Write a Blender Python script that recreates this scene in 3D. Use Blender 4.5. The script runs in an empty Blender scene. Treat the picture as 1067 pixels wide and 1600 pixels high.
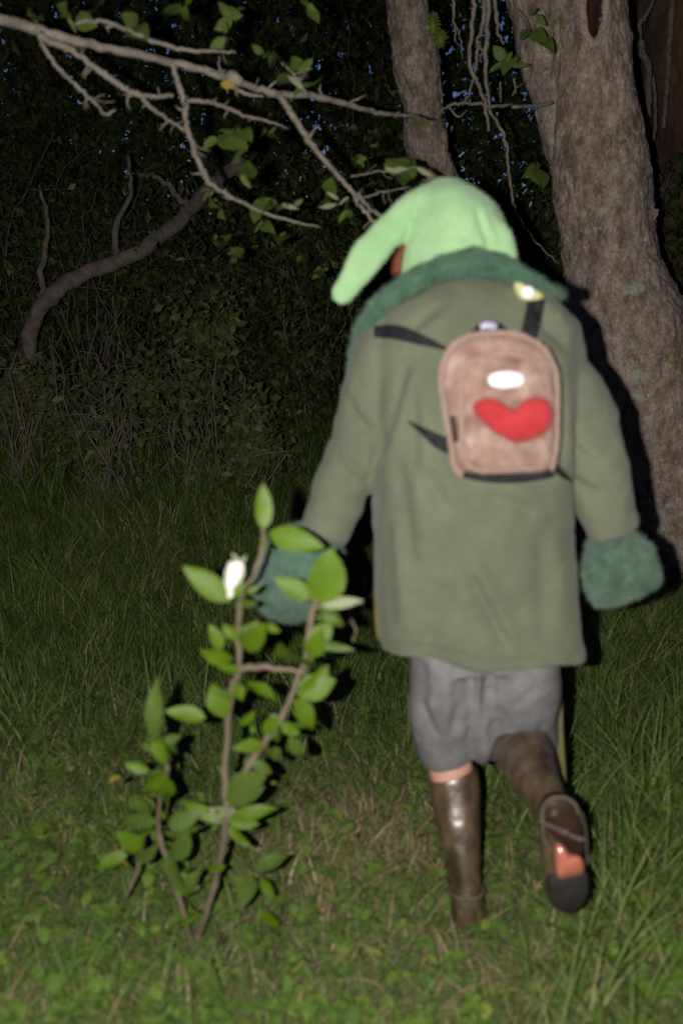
import bpy, math, random
import numpy as np
from mathutils import Vector, Matrix, noise
from mathutils.bvhtree import BVHTree

random.seed(7)
rng = np.random.default_rng(7)
noise.seed_set(3)
R = math.radians
scene = bpy.context.scene

# ------------------------------------------------------------------ camera
CAM_H = 1.45
PITCH = R(12.0)
FPX = 1570.0                                   # focal length in photo pixels (1600 px tall)
cam = bpy.data.cameras.new('camera')
cam.sensor_fit = 'VERTICAL'
cam.sensor_height = 36.0
cam.lens = 36.0 * FPX / 1600.0
cam.clip_start = 0.05
cam.clip_end = 500
cam.dof.use_dof = True
cam.dof.focus_distance = 5.5
cam.dof.aperture_fstop = 1.85
camo = bpy.data.objects.new('camera', cam)
scene.collection.objects.link(camo)
camo.location = (0, 0, CAM_H)
camo.rotation_euler = (R(90) - PITCH, 0, 0)
scene.camera = camo

# ------------------------------------------------------------------ twilight sky
world = bpy.data.worlds.new('World')
scene.world = world
world.use_nodes = True
wn = world.node_tree.nodes
wl = world.node_tree.links
sky = wn.new('ShaderNodeTexSky')
sky.sky_type = 'NISHITA'
sky.sun_disc = False
sky.sun_elevation = R(-2.4)
sky.sun_rotation = R(0)
sky.air_density = 1.0
sky.ozone_density = 3.0
wl.new(sky.outputs['Color'], wn['Background'].inputs['Color'])
wn['Background'].inputs['Strength'].default_value = 0.8

# ------------------------------------------------------------------ the camera's flash
fl = bpy.data.lights.new('flash', 'SPOT')
fl.energy = 350
fl.color = (1.0, 0.955, 0.90)
fl.shadow_soft_size = 0.012
fl.spot_size = R(100)
fl.spot_blend = 0.5
flo = bpy.data.objects.new('flash', fl)
scene.collection.objects.link(flo)
flo.location = (-0.098, 0.0, CAM_H + 0.005)
flo.rotation_euler = (R(90) - PITCH, 0, R(-2))

scene.view_settings.view_transform = 'Standard'
scene.view_settings.look = 'None'
scene.view_settings.exposure = 0.0
scene.view_settings.gamma = 1.0
scene.cycles.max_bounces = 5
scene.cycles.transparent_max_bounces = 6

# ------------------------------------------------------------------ helpers
FWD = Vector((0, math.cos(PITCH), -math.sin(PITCH)))
UPV = Vector((0, math.sin(PITCH), math.cos(PITCH)))
CAM = Vector((0, 0, CAM_H))


def P(px, py, Y):
    px, py, Y = float(px), float(py), float(Y)
    d = FWD + (px - 533.5) / FPX * Vector((1, 0, 0)) + (800.0 - py) / FPX * UPV
    return CAM + d * (Y / d.y)


def pxm(p):
    return (p - CAM).dot(FWD) / FPX


def ztn(x, y):
    d = y - 3.7
    r = 0.5 * (d + np.sqrt(d * d + 0.4))
    z = 4.2 * (1 - np.exp(-0.072 * r)) - 0.012
    z = z + 0.014 * np.sin(2.9 * x + 1.0) * np.sin(2.3 * y + .4) + 0.02 * np.sin(1.1 * x + 2 + 0.8 * y)
    z = z + 0.01 * np.sin(6.1 * x - 2.2 * y) - 0.012
    return z


def zt(x, y):
    return float(ztn(np.float64(x), np.float64(y)))


WL = {}


def link(o):
    scene.collection.objects.link(o)
    return o


def tag(o, label=None, cat=None, group=None, kind=None):
    if label: o['label'] = label
    if cat: o['category'] = cat
    if group: o['group'] = group
    if kind: o['kind'] = kind
    return o


def empty(name, loc, label, cat, group=None):
    o = link(bpy.data.objects.new(name, None))
    o.empty_display_size = 0.1
    o.location = loc
    WL[o.name] = Vector(loc)
    tag(o, label, cat, group)
    return o


def wloc(o):
    return WL.get(o.name, Vector((0, 0, 0)))


def mesh_np(name, V, F, mats=(), attr=None, smooth=True, mi=None):
    """V (n,3); F list of arrays, each (m,k)"""
    me = bpy.data.meshes.new(name)
    V = np.asarray(V, dtype=np.float32)
    if not isinstance(F, (list, tuple)): F = [F]
    F = [np.asarray(f, dtype=np.int32) for f in F if len(f)]
    me.vertices.add(len(V))
    me.vertices.foreach_set('co', V.ravel())
    loops = np.concatenate([f.ravel() for f in F])
    tot = np.concatenate([np.full(len(f), f.shape[1], np.int32) for f in F])
    start = np.concatenate([[0], np.cumsum(tot)[:-1]]).astype(np.int32)
    me.loops.add(len(loops))
    me.loops.foreach_set('vertex_index', loops)
    me.polygons.add(len(tot))
    me.polygons.foreach_set('loop_start', start)
    me.polygons.foreach_set('loop_total', tot)
    me.polygons.foreach_set('use_smooth', np.full(len(tot), smooth))
    if mi is not None:
        me.polygons.foreach_set('material_index', np.asarray(mi, np.int32))
    if attr is not None:
        a = me.attributes.new('tint', 'FLOAT', 'POINT')
        a.data.foreach_set('value', np.asarray(attr, np.float32))
    for m in mats: me.materials.append(m)
    me.update(calc_edges=True)
    me.validate()
    return me


def obj_np(name, V, F, mats, parent=None, **kw):
    V = np.asarray(V, dtype=np.float64)
    c = V.mean(axis=0)
    if not isinstance(mats, (list, tuple)): mats = [mats]
    me = mesh_np(name, V - c, F, mats, **kw)
    o = link(bpy.data.objects.new(name, me))
    cw = Vector(c)
    if parent is not None:
        o.parent = parent
        o.location = cw - wloc(parent)
    else:
        o.location = cw
    WL[o.name] = cw
    return o


class MB:
    def __init__(s):
        s.V = []; s.F3 = []; s.F4 = []; s.n = 0; s.T = []

    def add(s, V, F, t=0.5):
        V = np.asarray(V, dtype=np.float64).reshape(-1, 3)
        for f in F:
            if len(f) == 3: s.F3.append([i + s.n for i in f])
            elif len(f) == 4: s.F4.append([i + s.n for i in f])
            else:
                for k in range(1, len(f) - 1):
                    s.F3.append([f[0] + s.n, f[k] + s.n, f[k + 1] + s.n])
        s.V.append(V); s.n += len(V)
        s.T.append(np.full(len(V), t))

    def addn(s, V, F3=None, F4=None, t=0.5):
        if F3 is not None and len(F3): s.F3.extend((np.asarray(F3) + s.n).tolist())
        if F4 is not None and len(F4): s.F4.extend((np.asarray(F4) + s.n).tolist())
        s.V.append(np.asarray(V)); s.n += len(V)
        s.T.append(np.broadcast_to(np.asarray(t, float), (len(V),)))

    def arrays(s):
        fs = []
        if s.F3: fs.append(np.array(s.F3))
        if s.F4: fs.append(np.array(s.F4))
        return np.concatenate(s.V), fs

    def obj(s, name, mat, parent=None, **kw):
        V, F = s.arrays()
        return obj_np(name, V, F, mat, parent, attr=np.concatenate(s.T), **kw)


def catmull(pts, n):
    pts = np.asarray(pts, float)
    m = len(pts)
    if m == 2:
        t = np.linspace(0, 1, n)[:, None]
        return pts[0] * (1 - t) + pts[1] * t
    ext = np.vstack([2 * pts[0] - pts[1], pts, 2 * pts[-1] - pts[-2]])
    out = []
    for u in np.linspace(0, m - 1, n):
        i = min(int(u), m - 2); t = u - i
        p0, p1, p2, p3 = ext[i], ext[i + 1], ext[i + 2], ext[i + 3]
        out.append(.5 * ((2 * p1) + (-p0 + p2) * t + (2 * p0 - 5 * p1 + 4 * p2 - p3) * t * t + (-p0 + 3 * p1 - 3 * p2 + p3) * t ** 3))
    return np.array(out)


def tube_data(pts, ru, rv=None, seg=12, hint=(0, 1, 0), cap=True, power=2.0, dome=0.0):
    """closed tube along points; ru across (t x hint), rv along hint"""
    pts = np.asarray(pts, float); n = len(pts)
    ru = np.broadcast_to(np.asarray(ru, float), (n,))
    rv = ru if rv is None else np.broadcast_to(np.asarray(rv, float), (n,))
    tan = np.gradient(pts, axis=0)
    tan /= np.linalg.norm(tan, axis=1)[:, None] + 1e-12
    h = np.asarray(hint, float)
    a = np.linspace(0, 2 * math.pi, seg, endpoint=False)
    ca, sa = np.cos(a), np.sin(a)
    if power != 2.0:
        ca = np.sign(ca) * np.abs(ca) ** (2 / power); sa = np.sign(sa) * np.abs(sa) ** (2 / power)
    V = []
    prev = None
    for i in range(n):
        v = h - tan[i] * h.dot(tan[i])
        if np.linalg.norm(v) < 0.15:
            v = prev - tan[i] * prev.dot(tan[i]) if prev is not None else np.cross(tan[i], (1, 0, 0))
        v /= np.linalg.norm(v)
        prev = v
        u = np.cross(tan[i], v)
        V.append(pts[i] + ru[i] * ca[:, None] * u + rv[i] * sa[:, None] * v)
    V = np.concatenate(V)
    F = []
    for i in range(n - 1):
        for k in range(seg):
            k2 = (k + 1) % seg
            F.append((i * seg + k, i * seg + k2, (i + 1) * seg + k2, (i + 1) * seg + k))
    if cap:
        c0 = pts[0] - tan[0] * dome * ru[0]; c1 = pts[-1] + tan[-1] * dome * ru[-1]
        V = np.vstack([V, c0, c1])
        a0, a1 = len(V) - 2, len(V) - 1
        for k in range(seg):
            k2 = (k + 1) % seg
            F.append((a0, k2, k)); F.append((a1, (n - 1) * seg + k, (n - 1) * seg + k2))
    return V, F


def twig(mb, pts, r, n=None, seg=6, jit=0.0, t=0.5):
    """pts world points, r list/tuple of radii at the points"""
    n = n or max(4, 4 * (len(pts) - 1) + 1)
    Q = catmull([tuple(p) for p in pts], n)
    rr = np.interp(np.linspace(0, 1, n), np.linspace(0, 1, len(r)), r)
    if jit:
        Q[1:-1] += rng.normal(0, 1, (n - 2, 3)) * jit
        rr = rr * (1 + 0.08 * rng.normal(0, 1, n).clip(-1.2, 1.6))
    V, F = tube_data(Q, rr, seg=seg)
    mb.add(V, F, t)


def px_loft(spec, seg=24, n=None, hint=(0, 1, 0), power=2.0, dome=0.0):
    """spec rows: (px, py, Y, half width in photo px, half depth in m)"""
    C = np.array([P(a, b, c) for a, b, c, d, e in spec])
    ru = np.array([s[3] * pxm(Vector(C[i])) for i, s in enumerate(spec)])
    rv = np.array([s[4] for s in spec])
    n = n or 5 * (len(spec) - 1) + 1
    X = catmull(np.column_stack([C, ru, rv]), n)
    return tube_data(X[:, :3], np.maximum(X[:, 3], .001), np.maximum(X[:, 4], .001), seg=seg, hint=hint, power=power, dome=dome)


def remesh(parts, voxel, smooth=8, factor=0.5):
    mb = MB()
    for V, F in parts: mb.add(V, F)
    V, F = mb.arrays()
    me = mesh_np('tmp', V, F)
    o = link(bpy.data.objects.new('tmp', me))
    m = o.modifiers.new('r', 'REMESH'); m.mode = 'VOXEL'; m.voxel_size = voxel; m.adaptivity = 0
    if smooth:
        s = o.modifiers.new('s', 'SMOOTH'); s.iterations = smooth; s.factor = factor
    dg = bpy.context.evaluated_depsgraph_get()
    e = bpy.data.meshes.new_from_object(o.evaluated_get(dg))
    nv = len(e.vertices)
    V = np.empty(nv * 3, np.float32); e.vertices.foreach_get('co', V); V = V.reshape(-1, 3).astype(float)
    N = np.empty(nv * 3, np.float32); e.vertices.foreach_get('normal', N); N = N.reshape(-1, 3).astype(float)
    quads = np.array([tuple(p.vertices) for p in e.polygons if len(p.vertices) == 4])
    tris = np.array([tuple(p.vertices) for p in e.polygons if len(p.vertices) == 3])
    bpy.data.objects.remove(o); bpy.data.meshes.remove(me); bpy.data.meshes.remove(e)
    F = [quads]
    if len(tris): F.append(tris)
    return V, N, F


def fur(V, F, n, length, width, droop=(0, 0, 0), lean=0.5, rnd=None):
    rnd = rnd or rng
    T = []
    for f in F:
        f = np.asarray(f)
        if f.shape[1] == 4:
            T.append(f[:, [0, 1, 2]]); T.append(f[:, [0, 2, 3]])
        else: T.append(f)
    T = np.concatenate(T)
    A, B, C = V[T[:, 0]], V[T[:, 1]], V[T[:, 2]]
    N = np.cross(B - A, C - A); ar = np.linalg.norm(N, axis=1); N /= ar[:, None] + 1e-12
    idx = rnd.choice(len(T), n, p=ar / ar.sum())
    a = rnd.random((n, 1)); b = rnd.random((n, 1)); k = (a + b) > 1
    a = np.where(k, 1 - a, a); b = np.where(k, 1 - b, b)
    base = A[idx] + a * (B[idx] - A[idx]) + b * (C[idx] - A[idx])
    nn = N[idx]
    d = nn + rnd.normal(0, lean, (n, 3)) + np.asarray(droop)
    d /= np.linalg.norm(d, axis=1)[:, None]
    L = length * rnd.uniform(.55, 1.25, (n, 1))
    s = np.cross(d, rnd.normal(0, 1, (n, 3))); s /= np.linalg.norm(s, axis=1)[:, None] + 1e-9
    V3 = np.stack([base - s * width * .5 - nn * .002, base + s * width * .5 - nn * .002, base + d * L], axis=1).reshape(-1, 3)
    F3 = np.arange(n * 3).reshape(-1, 3)
    tint = np.repeat(rnd.random(n), 3)
    return V3, F3, tint


def fnoise(V, sc, oct=3, off=0.0):
    sc = np.broadcast_to(np.asarray(sc, float), (3,))
    out = np.empty(len(V))
    for i, p in enumerate(np.asarray(V) * sc + off):
        out[i] = noise.fractal(Vector(p), 1.0, 2.0, oct)
    return out


# ------------------------------------------------------------------ materials
def mat(name, c1, c2, scale=8.0, rough=0.85, bump=0.0, bscale=None, stretch=(1, 1, 1), spec=0.3, detail=5.0,
        attr=None, trans=0.0, lo=0.35, hi=0.65, sheen=0.0, spots=None, coat=0.0, metallic=0.0, fine=0.0, fscale=200):
    m = bpy.data.materials.new(name)
    m.use_nodes = True
    nt = m.node_tree; nd = nt.nodes; lk = nt.links
    b = nd['Principled BSDF']
    b.inputs['Roughness'].default_value = rough
    b.inputs['Specular IOR Level'].default_value = spec
    b.inputs['Metallic'].default_value = metallic
    if sheen:
        b.inputs['Sheen Weight'].default_value = sheen
        b.inputs['Sheen Roughness'].default_value = .5
    if coat:
        b.inputs['Coat Weight'].default_value = coat
        b.inputs['Coat Roughness'].default_value = .42
    tc = nd.new('ShaderNodeTexCoord')
    mp = nd.new('ShaderNodeMapping'); mp.inputs['Scale'].default_value = stretch
    lk.new(tc.outputs['Object'], mp.inputs['Vector'])
    nz = nd.new('ShaderNodeTexNoise'); nz.inputs['Scale'].default_value = scale; nz.inputs['Detail'].default_value = detail
    nz.inputs['Roughness'].default_value = .62
    lk.new(mp.outputs['Vector'], nz.inputs['Vector'])
    cr = nd.new('ShaderNodeValToRGB')
    cr.color_ramp.elements[0].position = lo; cr.color_ramp.elements[0].color = (*c1, 1)
    cr.color_ramp.elements[1].position = hi; cr.color_ramp.elements[1].color = (*c2, 1)
    if attr:
        at = nd.new('ShaderNodeAttribute'); at.attribute_name = 'tint'
        for e in list(cr.color_ramp.elements)[1:]: cr.color_ramp.elements.remove(e)
        cr.color_ramp.elements[0].position = attr[0][0]; cr.color_ramp.elements[0].color = (*attr[0][1], 1)
        for ps, c in attr[1:]:
            e = cr.color_ramp.elements.new(ps); e.color = (*c, 1)
        lk.new(at.outputs['Fac'], cr.inputs['Fac'])
    else:
        lk.new(nz.outputs['Fac'], cr.inputs['Fac'])
    col = cr.outputs['Color']
    if fine:
        n3 = nd.new('ShaderNodeTexNoise'); n3.inputs['Scale'].default_value = fscale; n3.inputs['Detail'].default_value = 2
        lk.new(mp.outputs['Vector'], n3.inputs['Vector'])
        mr = nd.new('ShaderNodeMapRange'); mr.inputs['From Min'].default_value = .3; mr.inputs['From Max'].default_value = .7
        mr.inputs['To Min'].default_value = 1 - fine; mr.inputs['To Max'].default_value = 1 + fine
        lk.new(n3.outputs['Fac'], mr.inputs['Value'])
        mx = nd.new('ShaderNodeVectorMath'); mx.operation = 'SCALE'
        lk.new(col, mx.inputs[0]); lk.new(mr.outputs['Result'], mx.inputs['Scale'])
        col = mx.outputs['Vector']
    for sp in (spots or []):                       # (colour, scale, threshold, softness)
        n2 = nd.new('ShaderNodeTexNoise'); n2.inputs['Scale'].default_value = sp[1]; n2.inputs['Detail'].default_value = 4
        n2.inputs['Roughness'].default_value = .7
        ad = nd.new('ShaderNodeVectorMath'); ad.inputs[1].default_value = (sp[1], 3.3, 7.1)
        lk.new(tc.outputs['Object'], ad.inputs[0]); lk.new(ad.outputs['Vector'], n2.inputs['Vector'])
        r2 = nd.new('ShaderNodeValToRGB'); r2.color_ramp.elements[0].position = sp[2]; r2.color_ramp.elements[1].position = sp[2] + sp[3]
        lk.new(n2.outputs['Fac'], r2.inputs['Fac'])
        mx = nd.new('ShaderNodeMix'); mx.data_type = 'RGBA'
        lk.new(r2.outputs['Color'], mx.inputs['Factor']); lk.new(col, mx.inputs[6]); mx.inputs[7].default_value = (*sp[0], 1)
        col = mx.outputs[2]
    lk.new(col, b.inputs['Base Color'])
    if bump:
        nb = nd.new('ShaderNodeTexNoise'); nb.inputs['Scale'].default_value = bscale or scale * 3; nb.inputs['Detail'].default_value = 6
        lk.new(mp.outputs['Vector'], nb.inputs['Vector'])
        bp = nd.new('ShaderNodeBump'); bp.inputs['Strength'].default_value = bump; bp.inputs['Distance'].default_value = .01
        lk.new(nb.outputs['Fac'], bp.inputs['Height']); lk.new(bp.outputs['Normal'], b.inputs['Normal'])
    if trans:
        tr = nd.new('ShaderNodeBsdfTranslucent'); ms = nd.new('ShaderNodeMixShader')
        ms.inputs['Fac'].default_value = trans
        lk.new(col, tr.inputs['Color'])
        lk.new(b.outputs['BSDF'], ms.inputs[1]); lk.new(tr.outputs['BSDF'], ms.inputs[2])
        lk.new(ms.outputs['Shader'], nd['Material Output'].inputs['Surface'])
    return m


M = {}
M['soil'] = mat('soil_litter', (.085, .095, .034), (.16, .125, .070), 5, .95, .6, 40, spots=[((.085, .115, .034), 2.2, .48, .12)])
M['grass'] = mat('grass_blades', (0, 0, 0), (1, 1, 1), rough=.62, spec=.25, trans=.34, attr=[
    (0.0, (.065, .100, .028)), (.28, (.105, .170, .036)), (.55, (.155, .230, .052)), (.74, (.24, .28, .095)),
    (.82, (.28, .25, .12)), (.92, (.36, .25, .145)), (1.0, (.45, .36, .23))])
M['weed'] = mat('weed_leaves', (0, 0, 0), (1, 1, 1), rough=.6, spec=.25, trans=.2, attr=[
    (0, (.065, .125, .022)), (.5, (.105, .185, .030)), (.85, (.17, .235, .035)), (1, (.30, .27, .06))])
M['bankweed'] = mat('bank_weed_leaves', (0, 0, 0), (1, 1, 1), rough=.65, spec=.2, trans=.2, attr=[
    (0, (.050, .066, .020)), (.5, (.080, .100, .030)), (.85, (.13, .145, .05)), (1, (.20, .19, .09))])
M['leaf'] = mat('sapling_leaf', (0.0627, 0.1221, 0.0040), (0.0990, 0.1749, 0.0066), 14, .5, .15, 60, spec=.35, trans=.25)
M['leaf2'] = mat('sapling_leaf_olive', (0.0527, 0.0930, 0.0136), (0.0837, 0.1333, 0.0217), 14, .5, .15, 60, spec=.35, trans=.2)  # darker, more olive leaf tone
M['leaf_pale'] = mat('sapling_leaf_underside', (0.1840, 0.2160, 0.1200), (0.2720, 0.2960, 0.1760), 20, .7, .1, 60, spec=.2, trans=.2)
M['leaf_yellow'] = mat('yellowed_leaf', (.28, .21, .03), (.38, .30, .05), 20, .7, .1, 60, spec=.2, trans=.2)
M['bud'] = mat('flower_bud', (0.6970, 0.6715, 0.5610), (0.7650, 0.7480, 0.6800), 20, .6, .1, 60, spec=.2, trans=.15)
M['sap_stem'] = mat('sapling_bark', (0.0975, 0.0713, 0.0450), (0.1650, 0.1312, 0.0900), 30, .8, .4, 120, stretch=(1, 1, .35))
M['bark'] = mat('apple_bark', (0.112, 0.082, 0.065), (0.37, 0.295, 0.240), 20, .93, 1.0, 55, stretch=(1, 1, .6), detail=10, fine=.32, fscale=110, lo=.32, hi=.68,
                spots=[((0.3864, 0.3772, 0.3312), 34, .64, .04), ((0.30, 0.305, 0.245), 10, .60, .05), ((0.1288, 0.1196, 0.0368), 5.5, .60, .08), ((0.1380, 0.0920, 0.0690), 3.2, .57, .14)])
M['knot_rim'] = mat('healed_bark', (.24, .185, .15), (.42, .34, .28), 22, .92, .8, 60, detail=8, fine=.25, fscale=110)
M['bark_dark'] = mat('dark_bark', (.050, .028, .018), (.115, .070, .045), 8, .95, 1.0, 30, stretch=(1, 1, .25), detail=8, fine=.2, fscale=70)
M['rot'] = mat('rotten_wood', (.020, .008, .005), (.055, .025, .016), 18, .95, .8, 60, stretch=(1, 1, .3))
M['branch'] = mat('branch_bark', (0.1394, 0.1189, 0.0943), (0.2460, 0.2173, 0.1763), 22, .9, .7, 90, spots=[((0.1640, 0.1558, 0.0492), 9, .63, .06)], fine=.2)
M['deadtwig'] = mat('dead_twig', (.095, .078, .060), (.185, .155, .125), 24, .9, .5, 90)
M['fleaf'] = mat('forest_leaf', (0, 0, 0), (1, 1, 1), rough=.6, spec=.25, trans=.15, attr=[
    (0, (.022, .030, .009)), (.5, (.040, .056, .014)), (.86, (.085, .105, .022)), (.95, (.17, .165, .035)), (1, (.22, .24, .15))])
M['bleaf'] = mat('apple_leaf', (.065, .105, .018), (.110, .155, .030), 14, .55, .15, 60, spec=.3, trans=.2)
M['coat'] = mat('olive_cotton', (0.100, 0.111, 0.074), (0.127, 0.138, 0.093), 5, .92, .16, 260, spec=.12, sheen=.12, fine=.10, fscale=420)
M['lining'] = mat('olive_lining', (0.1080, 0.1000, 0.0400), (0.1360, 0.1240, 0.0520), 14, .95, .2, 160, spec=.1)
M['hat'] = mat('green_knit', (0.252, 0.430, 0.212), (0.310, 0.490, 0.262), 9, .95, .25, 300, spec=.1, sheen=.25, fine=.10, fscale=260)
M['fur'] = mat('green_fur', (0, 0, 0), (1, 1, 1), rough=.9, spec=.1, sheen=.2, attr=[
    (0, (0.0280, 0.0680, 0.0416)), (.5, (0.0544, 0.1200, 0.0736)), (1, (0.0840, 0.1640, 0.1040))])
M['cuff'] = mat('teal_fur', (0, 0, 0), (1, 1, 1), rough=.9, spec=.1, sheen=.2, attr=[
    (0, (0.0440, 0.0760, 0.0576)), (.5, (0.068, 0.128, 0.090)), (1, (0.1200, 0.1720, 0.1360))])
M['trouser'] = mat('grey_wool', (0.1400, 0.1360, 0.1360), (0.1960, 0.1904, 0.1904), 16, .95, .35, 200, spec=.08, fine=.18, fscale=330)
M['skin'] = mat('skin', (0.4160, 0.2160, 0.1600), (0.4800, 0.2720, 0.2080), 16, .55, .08, 120, spec=.35)
M['hair'] = mat('auburn_hair', (.10, .028, .012), (.17, .05, .02), 40, .6, .4, 100, stretch=(1, 1, .1))
M['boot'] = mat('brown_leather', (.026, .015, .008), (.105, .068, .038), 24, .36, .35, 34, spec=.9, coat=.75, stretch=(1, 1, .6))
M['bootstrap'] = mat('worn_leather_strap', (0.0680, 0.0528, 0.0384), (0.1120, 0.0896, 0.0672), 30, .6, .3, 90)
M['heel'] = mat('heel_leather', (0.0176, 0.0080, 0.0056), (0.0360, 0.0160, 0.0104), 20, .5, .3, 60)
M['blacksole'] = mat('black_rubber', (0.0096, 0.0088, 0.0080), (0.0192, 0.0168, 0.0152), 30, .7, .3, 80)
M['coral'] = mat('coral_shank', (0.3680, 0.1040, 0.0680), (0.4480, 0.1440, 0.0960), 14, .16, .05, 60, spec=.9, coat=.8)
M['plush'] = mat('beige_plush', (0, 0, 0), (1, 1, 1), rough=.95, spec=.08, sheen=.2, attr=[
    (0, (0.120, 0.066, 0.050)), (.5, (0.225, 0.142, 0.110)), (1, (0.350, 0.255, 0.210))])
M['piping'] = mat('pale_plush_piping', (0.3440, 0.2640, 0.2080), (0.4160, 0.3280, 0.2640), 40, .95, .4, 120, sheen=.2)
M['red'] = mat('red_felt', (0.3196, 0.0204, 0.0245), (0.3944, 0.0313, 0.0354), 20, .85, .3, 160, spec=.15, sheen=.15)
M['white'] = mat('white_patch', (.74, .71, .78), (.80, .77, .84), 20, .5, .05, 80, spec=.4)
M['black'] = mat('black_webbing', (0.0080, 0.0080, 0.0096), (0.0176, 0.0168, 0.0192), 60, .75, .4, 240, spec=.25)
M['loop'] = mat('lilac_satin_sheen', (0.2400, 0.2320, 0.3360), (0.3680, 0.3600, 0.4800), 30, .35, .1, 80, spec=.6)  # sheen on the handle top, put into the colour
M['yellow'] = mat('pale_yellow_reflector', (0.4960, 0.4960, 0.2240), (0.5600, 0.5600, 0.2880), 30, .5, .05, 80)

# ------------------------------------------------------------------ ground
u = np.linspace(-1, 1, 241)
gx = np.sign(u) * (np.abs(u) * 6 + np.abs(u) ** 5 * 84)
gy = np.sign(u) * (np.abs(u) * 8 + np.abs(u) ** 5 * 90) + 4
GX, GY = np.meshgrid(gx, gy)
GZ = ztn(GX, GY)
V = np.column_stack([GX.ravel(), GY.ravel(), GZ.ravel()])
n = len(u)
ii = (np.arange(n - 1)[:, None] * n + np.arange(n - 1)[None, :]).ravel()
ground = obj_np('ground', V, [np.column_stack([ii, ii + 1, ii + n + 1, ii + n])], M['soil'])
tag(ground, 'rough grassy ground rising to a bank under the trees', kind='structure')


def patch(x, y):
    """0..1 dryness of the turf"""
    s = np.sin(2.1 * x + 1.3 * y + .5) * np.sin(1.7 * y - 1.2 * x + 2.0) * .5 + .5
    d = np.exp(-(((x - 0.02) / .38) ** 2 + ((y - 2.55) / .38) ** 2))
    e = np.exp(-(((x + 0.95) / .3) ** 2 + ((y - 2.6) / .25) ** 2))
    return np.clip(.55 * s ** 3 + .75 * d + .5 * e, 0, 1)


def grass_points(n, y0, y1, margin=.55):
    yy = y0 + (y1 - y0) * rng.random(n * 3)
    w = .36 * yy + margin
    keep = rng.random(n * 3) < w / w.max()
    yy = yy[keep][:n]
    xx = (rng.random(len(yy)) * 2 - 1) * (.36 * yy + margin)
    return xx, yy


def blades(xx, yy, hmin, hmax, wid, bend, tint, seg=3, flat=0.0):
    n = len(xx)
    az = rng.random(n) * 2 * math.pi
    L = rng.uniform(hmin, hmax, n)
    lean0 = np.abs(rng.normal(0.25 + flat, .28, n))
    kb = rng.uniform(.3, 1.0, n) * bend
    W = wid * rng.uniform(.6, 1.4, n)
    zz = ztn(xx, yy)
    p = np.column_stack([xx, yy, zz - .006])
    dirh = np.column_stack([np.cos(az), np.sin(az), np.zeros(n)])
    tw = rng.normal(0, .6, n)
    side = np.column_stack([-np.sin(az + tw), np.cos(az + tw), np.zeros(n)])
    rows = []
    for k in range(seg + 1):
        w = W * (1 - (k / seg) ** 1.6) * .5
        if k == seg:
            rows.append(p.copy()[:, None, :])
        else:
            rows.append(np.stack([p - side * w[:, None], p + side * w[:, None]], axis=1))
            th = np.clip(lean0 + kb * (k / seg), 0, 1.75)
            p = p + (L / seg)[:, None] * (dirh * np.sin(th)[:, None] + np.array([0, 0, 1.]) * np.cos(th)[:, None])
    Vb = np.concatenate(rows, axis=1)
    m = 2 * seg + 1
    base = (np.arange(n) * m)[:, None]
    quads = []
    for k in range(seg - 1):
        quads.append(base + np.array([2 * k, 2 * k + 1, 2 * k + 3, 2 * k + 2]))
    tri = base + np.array([2 * seg - 2, 2 * seg - 1, 2 * seg])
    return Vb.reshape(-1, 3), np.concatenate(quads), tri, np.repeat(tint, m)


gm = [[], [], [], []]
gn = 0
for (num, y0, y1, h0, h1, w, bend, flat) in [
        (40000, 1.3, 2.7, .025, .075, .0062, 1.5, .45), (11000, 1.3, 3.2, .07, .15, .006, 1.7, .3),
        (44000, 2.6, 4.6, .04, .12, .0072, 1.5, .38), (14000, 3.0, 5.0, .10, .26, .006, 1.5, .1),
        (36000, 4.5, 8.5, .08, .26, .011, 1.4, .25), (9000, 5.0, 9.5, .2, .5, .011, 1.5, .1)]:
    xx, yy = grass_points(num, y0, y1)
    # worn path where the person walks: shorter, drier
    dry = patch(xx, yy)
    clump = np.sin(7.3 * xx + 3 * yy) * np.sin(6.1 * yy - 4 * xx + 1) * .5 + .5
    t = rng.beta(2.2, 2.6, len(xx)) * .62 + .12 * (clump - .5)
    isdry = rng.random(len(xx)) < (.03 + .34 * dry)
    t = np.where(isdry, rng.uniform(.76, 1.0, len(xx)), t)
    right = np.clip((xx - .45) * 1.4, 0, 1)
    hs = (1 - .4 * dry) * (1 + .55 * right * (yy > 1.9))
    sel = rng.random(len(xx)) < (.45 + .55 * clump + .2)
    xx, yy, t, hs = xx[sel], yy[sel], t[sel], hs[sel]
    Vb, q, tr, ta = blades(xx, yy, h0, h1, w, bend, np.clip(t, 0, 1), flat=flat)
    gm[0].append(Vb); gm[1].append(q + gn); gm[2].append(tr + gn); gm[3].append(ta)
    gn += len(Vb)
# long arching tussock blades at the lower right
for cx, cy, k in [(.62, 2.05, 60), (.75, 2.35, 70), (.50, 1.75, 34), (.85, 2.8, 70), (.95, 3.3, 80), (1.05, 3.6, 110), (1.25, 3.9, 110), (.85, 3.7, 90), (1.1, 3.2, 70), (.55, 2.75, 40), (.7, 1.75, 30), (-.9, 3.4, 60), (-.55, 3.9, 70), (-1.3, 4.2, 80), (-.2, 4.3, 60)] + [(float(rng.uniform(-1.7, -.15)), float(rng.uniform(3.0, 5.2)), 60) for _ in range(22)] + [(float(rng.uniform(.5, 1.5)), float(rng.uniform(2.6, 4.2)), 60) for _ in range(12)]:
    xx = cx + rng.normal(0, .07, k); yy = cy + rng.normal(0, .07, k)
    Vb, q, tr, ta = blades(xx, yy, .18, .38, .0062, 1.5, np.clip(rng.normal(.55, .14, k), 0, .78), seg=6, flat=.25)
    gm[0].append(Vb); gm[1].append(q + gn); gm[2].append(tr + gn); gm[3].append(ta)
    gn += len(Vb)
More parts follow.
